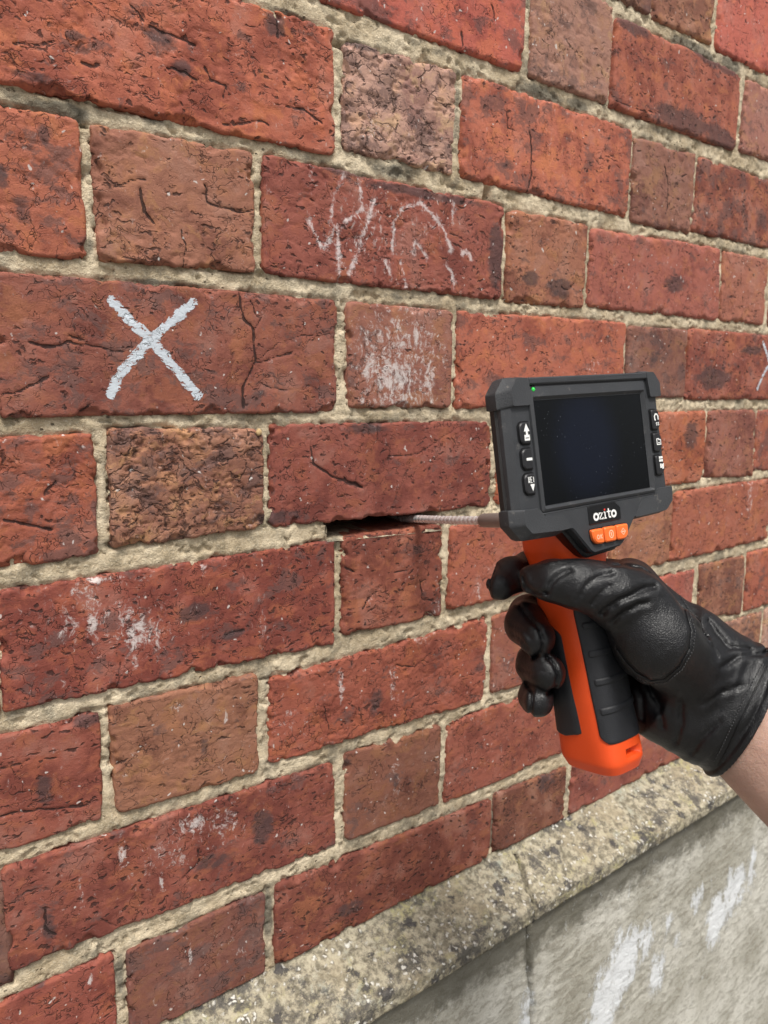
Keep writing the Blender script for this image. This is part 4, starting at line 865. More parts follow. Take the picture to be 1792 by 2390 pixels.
# ---- housing
body = [(-58, 39.5), (60.5, 39.5), (66, 33.5), (66.5, -37), (60, -42.5), (30, -43), (28, -44.5), (-25, -44.0), (-57, -43.2), (-64.5, -35.5), (-63.5, 32.5)]
house = shell('housing', body, [(-14, 4.5), (-11, 1.0), (-6, 0.4), (-4.6, 0.6), (-1.2, 4.2)], M_SHELL, dev, r=1.4)
house_side = shell('side_shell', offset_poly(round_poly(ccw(body), 1.4, 3), -0.35), [(-16, 5.0), (-12.5, 0.6), (-8.6, 0.0), (-7.4, 0.9)], M_SIDE, dev, r=0)
rear = shell('rear_cover', [(-22, 26), (44, 26), (50, 20), (50, -42), (-28, -42), (-28, 20)], [(-42, 5), (-37, 0.5), (-13, 0)], M_SIDE, dev, r=3)
# chin below the screen
chin = [(-46, -31.4), (-44, -36), (-24.4, -43.4), (-12.2, -57.2), (-9.5, -58.8), (13.8, -57.8), (17.4, -55.6), (28.4, -43.6), (46, -36), (50.4, -31.4)]
shell('chin', chin, [(-12, 1.0), (-8, 0.0), (-2.2, 0.0), (-0.5, 0.0), (0.5, 0.9)], M_SHELL, dev, r=1.2)
shell('chin_facet', offset_poly(ccw([(-31, -40.0), (-24.4, -43.4), (-12.2, -57.2), (-9.5, -58.8), (13.8, -57.8), (17.4, -55.6), (28.4, -43.6), (33, -40.0)]), -2.4), [(-15, 1.4), (-12, 0), (-5.6, 0), (-5.0, 1.5)], M_BADGE, dev, r=1.2)  # black gloss facet set behind the chin's lower edge
# frame round the screen, stepping down to the glass
GX0, GX1, GY = -42.0, 46.8, 27.8
def rrect(x0, x1, y0, y1): return [(x0, y0), (x1, y0), (x1, y1), (x0, y1)]
def ring_loft(name, loops, mat, parent):
    bm = bmesh.new(); V = []
    for P, z, r in loops:
        V.append([bm.verts.new((x / 1000, y / 1000, z / 1000)) for x, y in round_poly(ccw(P), r, 3)])
    n = len(V[0])
    for A, B in zip(V[:-1], V[1:]):
        for i in range(n): bm.faces.new((A[i], A[(i + 1) % n], B[(i + 1) % n], B[i]))
    bmesh.ops.recalc_face_normals(bm, faces=bm.faces[:])
    me = bm_mesh(name, bm, mat, True); me.set_sharp_from_angle(angle=math.radians(25))
    return link(name, me, parent)
ring_loft('screen_frame', [(rrect(-46.4, 51.2, -31.6, 35.8), -1.6, 1.5), (rrect(-45.9, 50.7, -31.0, 35.2), 0.0, 1.5), (rrect(-44.2, 49.0, -29.6, 29.9), 0.9, 1.0), (rrect(-42.6, 47.4, -28.3, 28.4), -0.9, 0.6), (rrect(-41.8, 46.6, -27.6, 27.6), -1.0, 0.5)], M_SHELL, dev)
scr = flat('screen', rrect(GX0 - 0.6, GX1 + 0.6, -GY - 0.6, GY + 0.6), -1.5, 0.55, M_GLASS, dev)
# top rim with its groove
shell('top_rim', [(-46, 36.3), (53.4, 36.3), (53.4, 40.1), (-46, 40.1)], [(-12, 1.0), (-10, 0), (0.2, 0), (0.9, 0.7)], M_SHELL, dev, r=0.6)
flat('rim_groove', [(-41, 35.3), (51, 35.3), (51, 36.3), (-41, 36.3)], -1.0, 0.9, M_GAP, dev)
# corner guards: (front outline, side outline) pairs with matching corners
def guard(front, side):
    F_ = np.array(front, float); S_ = np.array(side, float); C_ = S_.mean(0)
    bm = bmesh.new(); loops = []
    for z, P in ((-13.5, C_ + (S_ - C_) * 0.95), (-10.5, S_), (-5.2, S_), (-4.0, 0.75 * S_ + 0.25 * F_), (0.3, 0.06 * S_ + 0.94 * F_), (0.95, C_ + (F_ - C_) * 0.985)):
        P = round_poly(P, 1.1, 3); loops.append([bm.verts.new((x / 1000, y / 1000, z / 1000)) for x, y in P])
    n = len(loops[0])
    for A, B in zip(loops[:-1], loops[1:]):
        for i in range(n): bm.faces.new((A[i], A[(i + 1) % n], B[(i + 1) % n], B[i]))
    bm.faces.new(loops[0]); bm.faces.new(loops[-1])
    bmesh.ops.recalc_face_normals(bm, faces=bm.faces[:])
    me = bpy.data.meshes.new('corner_guard'); bm.to_mesh(me); bm.free(); me.materials.append(M_GUARD)
    me.polygons.foreach_set('use_smooth', np.full(len(me.polygons), True)); me.set_sharp_from_angle(angle=math.radians(30))
    return link('corner_guard', me, dev)
guard([(-59.0, 25.6), (-46.6, 25.6), (-45.2, 31), (-45.8, 40.0), (-54.5, 40.0), (-59.0, 34.5)], [(-65.0, 24.6), (-46.6, 25.0), (-45.2, 31), (-45.8, 41.2), (-58.0, 41.2), (-65.0, 33.2)])
guard([(52.8, 40.2), (53.6, 32), (54.4, 25.4), (64.6, 25.4), (64.8, 33.6), (59.8, 40.2)], [(52.8, 41.6), (53.6, 32), (54.4, 25.0), (68.0, 25.0), (68.2, 33.4), (61.2, 41.6)])
guard([(-60.2, -28.0), (-48.7, -28.6), (-45.0, -33.4), (-31.8, -34.2), (-28.4, -36.8), (-24.4, -42.0), (-33.0, -42.4), (-56.0, -41.0), (-60.4, -36.0)], [(-65.6, -27.4), (-48.7, -28.2), (-45.0, -33.4), (-31.8, -34.2), (-28.4, -36.8), (-23.8, -43.0), (-33.0, -45.4), (-58.0, -44.6), (-65.8, -36.0)])
guard([(66.0, -29.2), (53.5, -29.2), (49.8, -33.4), (37.0, -33.9), (33.6, -36.2), (28.0, -43.2), (33, -43.4), (58.4, -42.8), (65.2, -37.6)], [(68.8, -28.8), (53.5, -29.0), (49.8, -33.4), (37.0, -33.9), (33.6, -36.2), (27.6, -44.2), (33, -45.2), (59.4, -44.6), (68.2, -38.4)])
# left and right keys, with the printed symbols
def key(x0, x1, y0, y1, flip=False, cut=1.8):
    dx = -0.0021 if flip else 0.0
    pts = [(x0 + cut, y1), (x1, y1), (x1, y0), (x0 + cut, y0), (x0, y0 + cut), (x0, y1 - cut)]
    if flip: pts = [(x0 + x1 - x, y) for x, y in pts]
    flat('key_gap', offset_poly(ccw(pts), -0.75), -1.3, 0.35, M_GAP, dev, r=1.3).location.x = dx
    o = shell('key', pts, [(-1.6, 0), (0.0, 0.0), (0.55, 0.6)], M_KEY, dev, r=1.2); o.location.x = dx
    return o
Z = 0.56
k = key(-55.8, -48.4, 5.8, 17.0)
flat('up_arrow', [(-53.2, 12.2), (-49.2, 12.2), (-51.2, 16.3)], Z, .06, M_WHITE, k); flat('picture_symbol', rrect(-53.2, -49.4, 7.4, 10.4), Z, .06, M_WHITE, k); flat('symbol_line', rrect(-52.6, -50.0, 8.5, 9.0), Z + .06, .04, M_KEY, k); flat('symbol_stem', rrect(-51.9, -50.5, 10.4, 12.2), Z, .05, M_WHITE, k)
k = key(-56.1, -48.8, -7.6, 3.2)
flat('minus_sign', rrect(-53.6, -49.4, -3.0, -1.6), Z, .06, M_WHITE, k, r=.3)
k = key(-56.4, -49.0, -20.6, -9.9)
for i, gl in enumerate(('R', 'E', 'I')):
    x = -53.9 + 1.6 * i; y0, y1 = -14.6, -11.6
    pl = {'R': [(0, 0), (0, 1), (.8, 1), (.8, .55), (0, .5), (.85, 0)], 'E': [(.85, 0), (0, 0), (0, 1), (.85, 1)], 'I': [(.4, 0), (.4, 1)]}[gl]
    strip('letter', [(x + a * 1.15, y0 + b_ * 3.0) for a, b_ in pl], .42, Z, .06, M_WHITE, k)
strip('letter', [(-52.2, -13.1), (-51.5, -13.1)], .42, Z, .06, M_WHITE, k)
flat('down_arrow', [(-53.0, -15.4), (-51.4, -19.2), (-49.8, -15.4)], Z, .06, M_WHITE, k)
k = key(56.4, 63.4, 6.0, 17.7, True)
strip('turn_symbol', [(62.0 - 0.2, 11.6), (61.9, 13.6), (61.0, 14.9), (59.6, 15.0), (58.6, 13.8), (58.6, 12.2), (59.2, 11.2)][::1], .95, Z, .06, M_WHITE, k)
for a in (0, 1.7): strip('letter', [(59.4 + a, 8.4), (60.4 + a, 8.4), (59.4 + a, 9.7), (60.5 + a, 9.9)], .6, Z, .06, M_WHITE, k)
k = key(56.1, 63.2, -7.2, 3.7, True)
strip('folder_symbol', [(58.4, -3.2), (58.4, 0.2), (60.0, 0.2), (60.4, -0.4), (62.0, -0.4), (62.0, -3.2)], .8, Z, .06, M_WHITE, k, True); strip('symbol_line', [(59.4, -2.2), (61.2, -2.2)], .6, Z, .06, M_WHITE, k)
k = key(55.9, 63.0, -21.2, -9.8, True)
for ix in (0, 1):
    for iy in (0, 1): flat('grid_symbol', rrect(58.6 + 1.9 * ix, 60.2 + 1.9 * ix, -13.6 + 1.8 * iy, -12.2 + 1.8 * iy), Z, .06, M_WHITE, k)
flat('grid_symbol', rrect(59.0, 60.4, -17.4, -14.8), Z, .06, M_WHITE, k); flat('down_arrow', [(60.6, -15.4), (62.6, -14.6), (62.2, -18.0), (60.8, -18.0)], Z, .06, M_WHITE, k)
# power light
bm = bmesh.new(); bmesh.ops.create_uvsphere(bm, u_segments=12, v_segments=8, radius=0.0011); bmesh.ops.translate(bm, verts=bm.verts, vec=(-0.0426, 0.0338, 0.0002))
link('power_light', bm_mesh('power_light', bm, M_LED, True), dev)
flat('light_socket', [( -42.6 + 1.9 * math.cos(t * math.pi / 8), 33.8 + 1.9 * math.sin(t * math.pi / 8)) for t in range(16)], -0.4, 0.62, M_GAP, dev)
# badge with its lettering
badge = shell('name_badge', [(-11.4, -32.2), (11.4, -32.2), (15.9, -35.7), (15.6, -42.6), (-11.6, -42.6)], [(-1.0, 0), (0.75, 0), (1.0, 0.3)], M_BADGE, dev, r=0.7)
LZ = 1.0
def oval(cx, cy, rx, ry, n=20): return [(cx + rx * math.cos(2 * math.pi * i / n), cy + ry * math.sin(2 * math.pi * i / n)) for i in range(n)]
XB, XH = -40.7, 4.0
strip('letter', oval(-5.6, XB + XH / 2, 1.75, XH / 2 - .35), 1.25, LZ, .08, M_WHITE, badge, True)
strip('letter', [(-2.9, XB + XH - 1.2), (-2.9, XB + XH - .35), (-0.1, XB + XH - .35), (-2.9, XB + .35), (0.1, XB + .35), (0.1, XB + 1.2)], .85, LZ, .08, M_WHITE, badge)
strip('letter', [(1.0, XB + XH - .3), (2.0, XB + XH - .3), (2.0, XB)], .95, LZ, .08, M_WHITE, badge); strip('letter', [(0.9, XB + .3), (3.1, XB + .3)], .62, LZ + .01, .08, M_WHITE, badge)
strip('letter', [(5.2, XB + XH + 1.4), (5.2, XB + 1.0), (5.7, XB + .4), (6.9, XB + .5)], 1.0, LZ, .08, M_WHITE, badge); strip('letter', [(3.6, XB + XH - .3), (7.0, XB + XH - .3)], .7, LZ + .01, .08, M_WHITE, badge)
strip('letter', oval(9.5, XB + XH / 2, 1.75, XH / 2 - .35), 1.25, LZ, .08, M_WHITE, badge, True)
flat('red_dot', oval(2.0, XB + XH + 1.1, .6, .6, 12), LZ, .08, M_RED, badge)
# three orange keys on the chin
flat('key_gap', [(-12.6, -44.7), (19.2, -45.2), (18.6, -53.2), (15.2, -54.6), (-9.8, -54.0), (-12.4, -51)], 0.45, 0.3, M_GAP, dev, r=1.4)
K3 = [[(-12.4, -45.2), (-2.6, -45.3), (-2.3, -53.9), (-8.8, -53.6), (-11.6, -50.8)], [(-2.0, -45.2), (8.0, -45.4), (8.0, -54.0), (-1.7, -53.9)], [(8.6, -45.4), (19.0, -45.6), (18.3, -52.2), (15.0, -54.2), (8.6, -54.0)]]
kb = [shell('orange_key', p, [(0.4, 0), (2.2, 0.1), (2.9, 0.9)], M_ORKEY, dev, r=1.6) for p in K3]
strip('key_symbol', oval(-7.9, -49.7, 0.9, 1.1, 10), .5, 2.92, .06, M_PALE, kb[0], True); strip('key_symbol', [(-5.9, -48.6), (-5.9, -50.9)], .5, 2.92, .06, M_PALE, kb[0]); strip('key_symbol', [(-4.4, -48.6), (-5.7, -49.8), (-4.4, -50.9)], .5, 2.92, .06, M_PALE, kb[0])
strip('key_symbol', oval(3.2, -49.6, 1.7, 2.1, 12), .6, 2.92, .06, M_PALE, kb[1], True); strip('key_symbol', [(3.2, -50.7), (3.2, -48.5)], .8, 2.92, .06, M_PALE, kb[1])
strip('key_symbol', [(11.6, -49.6), (13.6, -47.8), (15.6, -49.6), (13.6, -51.4)], .55, 2.92, .06, M_PALE, kb[2], True); strip('key_symbol', [(12.4, -49.6), (14.8, -49.6)], .7, 2.92, .06, M_PALE, kb[2])

# ---- handle: lofted superellipse sections (y, half width x, half depth z, centre z)
HS = np.array([(-38, 25, 20, -27), (-50, 25.5, 20.5, -28.5), (-56, 24.5, 20.5, -29), (-62, 21.8, 20, -29), (-70, 19.2, 19.6, -28.8), (-80, 18.2, 19.8, -28.4), (-92, 17.6, 20.6, -27.6), (-110, 17.2, 21.6, -26), (-130, 17.2, 22.4, -24), (-150, 16.6, 21.8, -22), (-165, 16.9, 21.6, -20.6), (-176, 17.0, 21.6, -19.6), (-179.5, 16.9, 21.3, -19.3), (-185.0, 14.7, 19.0, -19.1)], float)
def hsec(y):
    yy = np.clip(y, HS[-1, 0], HS[0, 0])
    return [np.interp(-yy, -HS[:, 0], HS[:, k]) for k in (1, 2, 3)]
def hpt(y, phi, off=0.0):
    a, b, zc = hsec(y); e = np.interp(-np.asarray(y, float), [140.0, 176.0], [0.74, 0.50])
    c, s = np.cos(phi), np.sin(phi)
    cx = np.sign(c) * np.abs(c) ** e; sz = np.sign(s) * np.abs(s) ** e
    return np.stack([(a + off) * cx, y + 0 * cx, zc + (b + off) * sz], -1)
def handle():
    ys = np.concatenate([np.linspace(-38, -180.5, 110), np.linspace(-181, -185.0, 6)]); ph = np.linspace(0, 2 * np.pi, 129)[:-1]
    Y, PH = np.meshgrid(ys, ph, indexing='ij')
    off = np.zeros_like(Y)
    # lanyard slot pressed into the cap
    slot = sstep(1.0, .6, np.abs(Y + 174.4) / 2.4) * sstep(1.0, .85, np.abs(PH - math.radians(80)) / math.radians(13))
    off = off - 7.0 * slot
    co = hpt(Y, PH, off).reshape(-1, 3) / 1000
    n = len(ph); ids = np.arange(Y.size).reshape(Y.shape); nx = np.roll(ids, -1, 1)
    F = np.stack([ids[:-1], nx[:-1], nx[1:], ids[1:]], -1).reshape(-1, 4)
    c0 = len(co); co = np.concatenate([co, [[0, -0.1851, -0.0188]]])
    T = np.stack([ids[-1], nx[-1], np.full(n, c0), np.full(n, c0)], -1)
    me = bpy.data.meshes.new('handle'); me.from_pydata(co.tolist(), [], F.tolist() + [t[:3] for t in T.tolist()]); me.materials.append(M_ORANGE)
    bm = bmesh.new(); bm.from_mesh(me); bmesh.ops.recalc_face_normals(bm, faces=bm.faces[:]); bm.to_mesh(me); bm.free()
    me.polygons.foreach_set('use_smooth', np.full(len(me.polygons), True)); me.set_sharp_from_angle(angle=math.radians(40))
    return link('handle', me, dev)
hand_le = handle()
def grip_pad(name, p0, p1, y_top, y_bot, th, taper):
    """rubber pad laid over part of the handle, thick in the middle, dying into the handle at its edges"""
    ny, nph = 90, 60
    t = np.linspace(0, 1, ny); s = np.linspace(0, 1, nph)
    Tt, Ss = np.meshgrid(t, s, indexing='ij')
    Y = y_top + (y_bot - y_top) * Tt
    # rounded ends: the pad narrows near top and bottom
    nar = np.radians(taper) * (np.clip((0.16 - Tt) / 0.16, 0, 1) ** 2 + 0.85 * np.clip((Tt - 0.93) / 0.07, 0, 1) ** 2.2)
    A = p0 + nar; B = p1 - nar
    PH = A * (1 - Ss) + B * Ss
    edge = np.minimum(np.minimum(Ss, 1 - Ss) * (B - A) * 20, np.minimum(Tt, 1 - Tt) * abs(y_bot - y_top))
    off = -0.5 + (th + 0.5) * sstep(0, 1.3, edge)
    co = hpt(Y, PH, off).reshape(-1, 3) / 1000
    ids = np.arange(Y.size).reshape(Y.shape)
    F = np.stack([ids[:-1, :-1], ids[:-1, 1:], ids[1:, 1:], ids[1:, :-1]], -1).reshape(-1, 4)
    return link(name, np_mesh(name, co, F, M_GRIP), dev)
R_ = math.radians
pad = grip_pad('grip_pad', R_(42), R_(149), -79, -167.0, 0.9, 30)
grip_pad('grip_pad', R_(176), R_(364), -96, -166.5, 0.9, 24)
def ridge(y):
    """one raised finger ridge across the front pad"""
    n, m = 40, 9
    s = np.linspace(0, 1, n); k = np.linspace(-1, 1, m)
    S, K = np.meshgrid(s, k, indexing='ij')
    half = 2.1 * np.sqrt(np.clip(1 - np.clip((0.07 - S) / 0.07, 0, 1) ** 2 - np.clip((S - 0.93) / 0.07, 0, 1) ** 2, 0.0, 1))
    PH = R_(138) + (R_(52) - R_(138)) * S; Y = y + K * half + 1.5 * np.cos(PH)
    off = 0.75 + 0.85 * np.sqrt(np.clip(1 - np.abs(K) ** 4, 0, 1)) * sstep(0, 0.05, np.minimum(S, 1 - S))
    co = hpt(Y, PH, off).reshape(-1, 3) / 1000
    ids = np.arange(Y.size).reshape(Y.shape)
    F = np.stack([ids[:-1, :-1], ids[:-1, 1:], ids[1:, 1:], ids[1:, :-1]], -1).reshape(-1, 4)
    return link('grip_ridge', np_mesh('grip_ridge', co, F, M_GRIP), pad)
for y in (-98.5, -114.5, -130.5, -147): ridge(y)

# ---- sleeve and flexible metal probe running into the hole in the wall
def tube(name, pts, rads, mat, parent, seg=20, caps=True):
    P = np.asarray(pts, float); n = len(P)
    T = np.gradient(P, axis=0); T /= np.linalg.norm(T, axis=1)[:, None]
    up = np.array([0, 1.0, 0]); N1 = np.cross(T, up); N1 /= np.linalg.norm(N1, axis=1)[:, None]; N2 = np.cross(N1, T)
    th = np.linspace(0, 2 * np.pi, seg, endpoint=False); r = np.broadcast_to(np.asarray(rads, float), (n,))
    co = (P[:, None] + r[:, None, None] * (np.cos(th)[None, :, None] * N1[:, None] + np.sin(th)[None, :, None] * N2[:, None])).reshape(-1, 3)
    ids = np.arange(n * seg).reshape(n, seg); nx = np.roll(ids, -1, 1)
    F = np.stack([ids[:-1], ids[1:], nx[1:], nx[:-1]], -1).reshape(-1, 4)
    if caps:
        c0 = len(co); co = np.concatenate([co, P[[0, -1]]])
        F = np.concatenate([F, np.stack([ids[0], nx[0], np.full(seg, c0), ids[0]], -1)[:0], ])
    me = bpy.data.meshes.new(name)
    fs = F.tolist()
    if caps: fs += [[int(ids[0, i]), int(nx[0, i]), c0] for i in range(seg)] + [[int(nx[-1, i]), int(ids[-1, i]), c0 + 1] for i in range(seg)]
    me.from_pydata((co / 1000).tolist(), [], fs); me.materials.append(mat)
    bm = bmesh.new(); bm.from_mesh(me); bmesh.ops.recalc_face_normals(bm, faces=bm.faces[:]); bm.to_mesh(me); bm.free()
    me.polygons.foreach_set('use_smooth', np.full(len(me.polygons), True)); me.set_sharp_from_angle(angle=math.radians(50))
    return link(name, me, parent)
CA, CB = np.array([7.0, -40.5, -35.0]), np.array([52.0, -41.0, -240.0])
def cpos(t): return CA + (CB - CA) * np.asarray(t, float)[:, None] + np.array([0, 1, 0]) * (-1.2 * np.sin(np.pi * np.clip(t, 0, 1)))[:, None]
ts = np.concatenate([np.linspace(0, 0.455, 12), [0.462, 0.475, 0.478]])
tube('probe_sleeve', cpos(ts), [5.1] * 12 + [4.7, 3.4, 2.4], M_SLEEVE, dev)
ts = np.linspace(0.44, 1.30, 1500)
tube('probe_cable', cpos(ts), 2.55 + 0.75 * np.abs(np.sin(np.pi * ts * 212 / 6.6)) ** 0.6, M_STEEL, dev, 18)

# ------------------------------------------------------------------ gloved hand and forearm
FPX = 1842.4
def gp(x, y, d):                                      # a point seen along one sight line of the photograph's camera, at its own depth d (mm)
    sx = 1092 + x / 2.37; sy = 1220 + y / 2.37
    return np.array([(sx - 896) / FPX * d, (sy - 1195) / FPX * d, d])
def smin(a, b, k):
    h = np.clip(0.5 + 0.5 * (b - a) / k, 0, 1)
    return b * (1 - h) + a * h - k * h * (1 - h)
def cone(P, a, b, ra, rb):
    ba = b - a; t = np.clip(((P - a) @ ba) / (ba @ ba), 0, 1)
    q = P - a - t[..., None] * ba
    return np.sqrt((q * q).sum(-1)) - (ra + (rb - ra) * t)
def chain(P, pts, k=4.0):
    d = None
    for (a, ra), (b, rb) in zip(pts[:-1], pts[1:]):
        c = cone(P, a, b, ra, rb); d = c if d is None else smin(d, c, k)
    return d
def ellipsoid(P, c, r, rot=0.0):
    q = P - c; cr, sr = math.cos(rot), math.sin(rot)
    x = q[..., 0] * cr + q[..., 1] * sr; y = -q[..., 0] * sr + q[..., 1] * cr
    k0 = np.sqrt((x / r[0]) ** 2 + (y / r[1]) ** 2 + (q[..., 2] / r[2]) ** 2)
    return (k0 - 1) * min(r)

CUF0, CUF1 = gp(1190, 870, 470), gp(1530, 1048, 464)
AXC = (CUF1 - CUF0); LC = np.linalg.norm(AXC); AXC /= LC
VIEW = np.array([0, 0, 1.0]); SB = np.cross(VIEW, AXC); SB /= np.linalg.norm(SB); SC = np.cross(AXC, SB)
def cuff(P, grow=0.0):
    q = P - CUF0; s = q @ AXC; b = q @ SB; c = q @ SC
    t = np.clip(s / LC, -0.3, 1.2)
    rb = 36.0 + 3.5 * np.clip(t, 0, 1.2) ** 2 + grow; rc = 24.0 + 5.0 * t + grow
    rr = np.sqrt((b / rb) ** 2 + (c / rc) ** 2)
    d = (rr - 1) * rc * 0.9
    return d, s, b, c, rb, rc
FG = {
 'index': [(gp(870, 330, 499), 14), (gp(350, 262, 491), 11.8), (gp(240, 290, 473), 10.4), (gp(180, 350, 462), 8.3)],
 'middle': [(gp(830, 480, 504), 13), (gp(338, 512, 493), 12.4), (gp(322, 560, 470), 12.2), (gp(382, 636, 451), 10.4)],
 'ring': [(gp(830, 660, 504), 13), (gp(376, 768, 491), 11.3), (gp(378, 784, 468), 11.3), (gp(440, 828, 450), 10.2)],
 'little': [(gp(840, 830, 500), 11), (gp(388, 940, 487), 9.6), (gp(372, 962, 467), 9.2), (gp(392, 990, 453), 8.6)],
}
ARC = [(800, 236), (870, 238), (960, 252), (1060, 312), (1140, 392), (1200, 490), (1234, 600), (1222, 700), (1165, 800), (1085, 864), (1010, 872), (930, 826), (870, 766), (820, 690)]
PATCH = ARC + [(780, 600), (600, 480), (300, 380), (280, 250), (500, 205), (700, 200)]
CREASE = [(2.2, 0.9, [(440, 395), (455, 340), (495, 296), (560, 268)]), (2.6, 1.3, [(740, 500), (800, 452), (880, 410), (960, 372), (1030, 352)]), (2.2, 1.0, [(800, 545), (860, 500), (940, 452), (990, 440)]), (1.8, .8, [(600, 430), (650, 350), (720, 300), (800, 280)]), (1.6, .7, [(690, 450), (730, 390), (790, 345)]),
          (1.6, 1.2, [(300, 300), (318, 352), (360, 384), (430, 392)]), (1.5, 1.1, [(270, 440), (330, 520), (392, 580), (416, 650), (400, 715), (366, 748)]), (1.5, 1.1, [(432, 748), (478, 782), (498, 838), (486, 905), (442, 944)]), (1.5, 1.0, [(318, 885), (352, 930), (352, 985), (344, 1070)]), (1.5, 1.0, [(152, 238), (118, 335), (112, 425)]),
          (2.6, 1.0, [(1330, 545), (1375, 610), (1440, 690), (1560, 700)]), (2.4, .8, [(1260, 560), (1330, 650), (1380, 760)]), (2.4, .9, [(1660, 720), (1500, 740), (1400, 800)]), (2.2, .7, [(1300, 1010), (1400, 940), (1520, 900)]), (2.2, .8, [(1150, 1215), (1180, 1120), (1180, 1000)]), (2.5, .9, [(900, 860), (960, 960), (970, 1080)]), (2.0, .7, [(1000, 900), (1060, 1010), (1080, 1130)]), (1.8, .6, [(1240, 1270), (1300, 1180), (1400, 1100)]),
          (1.4, .5, [(240, 560), (300, 590), (350, 640)]), (1.4, .5, [(290, 800), (350, 830), (420, 820)]), (1.4, .5, [(250, 620), (290, 640), (330, 700)])]
def to_g(P):
    x = (P[..., 0] / P[..., 2] * FPX + 896 - 1092) * 2.37; y = (P[..., 1] / P[..., 2] * FPX + 1195 - 1220) * 2.37
    return x, y
def inside(px, py, poly):
    c = np.zeros(px.shape, bool); n = len(poly)
    for i in range(n):
        x1, y1 = poly[i]; x2, y2 = poly[i - 1]
        if y1 == y2: continue
        k = ((y1 > py) != (y2 > py)) & (px < (x2 - x1) * (py - y1) / (y2 - y1) + x1)
        c ^= k
    return c
def glove_base(P):
    """signed distance of the glove without its fine relief"""
    palm = None
    for a, b in (((gp(890, 345, 488), 14.5), (gp(1330, 790, 474), 23)), ((gp(850, 560, 500), 15), (gp(1330, 870, 478), 23)), ((gp(850, 760, 500), 15), (gp(1300, 960, 478), 22)), ((gp(900, 900, 496), 15), (gp(1250, 1050, 474), 20))):
        c = cone(P, a[0], b[0], a[1], b[1]); palm = c if palm is None else smin(palm, c, 10)
    heel = cone(P, gp(1010, 965, 478), gp(1300, 1100, 468), 18.5, 21)
    palm = smin(palm, heel, 10)
    cf, s, b, c, rb, rc = cuff(P)
    d = smin(palm, np.maximum(cf, -s - 6), 14)
    thenar = smin(cone(P, gp(900, 480, 440), gp(1040, 650, 440), 18.0, 22.0), cone(P, gp(1040, 650, 440), gp(1240, 830, 456), 22.5, 20), 8)
    thumb = chain(P, [(gp(930, 430, 441), 17.0), (gp(780, 375, 434), 15.0), (gp(590, 340, 431), 12.6), (gp(470, 318, 433), 10.8), (gp(378, 310, 437), 8.3)], 5)
    web = cone(P, gp(900, 330, 452), gp(900, 330, 484), 11.5, 13.5)
    th = smin(thenar, thumb, 7)
    d = smin(d, th, 7)
    d = smin(d, web, 8)
    f = None
    for k, pts in FG.items():
        c_ = chain(P, pts, 4.0)
        f = c_ if f is None else smin(f, c_, 2.2)
    d = smin(d, f, 3.0)
    # thumb stays a separate volume from the forefinger beside it
    return d
def glove(P):
    d = glove_base(P)
    near = np.abs(d) < 6
    out = d.copy()
    Q = P[near]; dn = d[near]
    gx, gy = to_g(Q); front = sstep(482, 470, Q[:, 2])
    add = np.zeros(len(Q))
    # overlapping thumb panel
    ins = inside(gx, gy, PATCH) & (Q[:, 2] < 462)
    ad = seg_dist(gx, gy, ARC) * 0.1
    add -= np.where(ins, 1.3 * sstep(0, 0.8, ad), 0) + 0
    add += 1.2 * np.exp(-((ad - 0.0) / 0.8) ** 2) * (Q[:, 2] < 466)
    for wd, dp, pts in CREASE:
        dd = seg_dist(gx + 5 * noise2(gx / 30, gy / 30, 3), gy + 5 * noise2(gx / 30, gy / 30, 4), pts) * 0.1
        add += front * dp * 1.4 * (np.exp(-(dd / (wd * 0.55)) ** 2) - 0.35 * np.exp(-((dd - wd * 1.5) / wd) ** 2))
    # wrinkles of soft leather
    q = Q - CUF0; s = q @ AXC; b_ = q @ SB
    fold = noise2(s / 5 + 1.5 * noise2(s / 16, b_ / 16, 31), b_ / 22, 32) + 0.5 * noise2(s / 2.6, b_ / 9, 35)
    add += 0.8 * fold * sstep(-8, 22, s)
    add += 0.22 * noise3(Q[:, 0] / 6, Q[:, 1] / 6, Q[:, 2] / 6, 33) + 0.08 * noise3(Q[:, 0] / 2.4, Q[:, 1] / 2.4, Q[:, 2] / 2.4, 34)
    out[near] = dn + add
    cf, s, b, c, rb, rc = cuff(P)
    edge = LC + 0.05 * b * 0
    # rolled hem
    out = out - 1.7 * sstep(edge - 4.2, edge - 3.4, s) * (np.abs(out) < 4)
    out = np.maximum(out, s - edge)
    inner = np.sqrt((b / (rb - 3.2)) ** 2 + (c / (rc - 3.2)) ** 2) - 1
    out = np.maximum(out, -np.maximum(inner * 24, (edge - 13) - s))
    return out

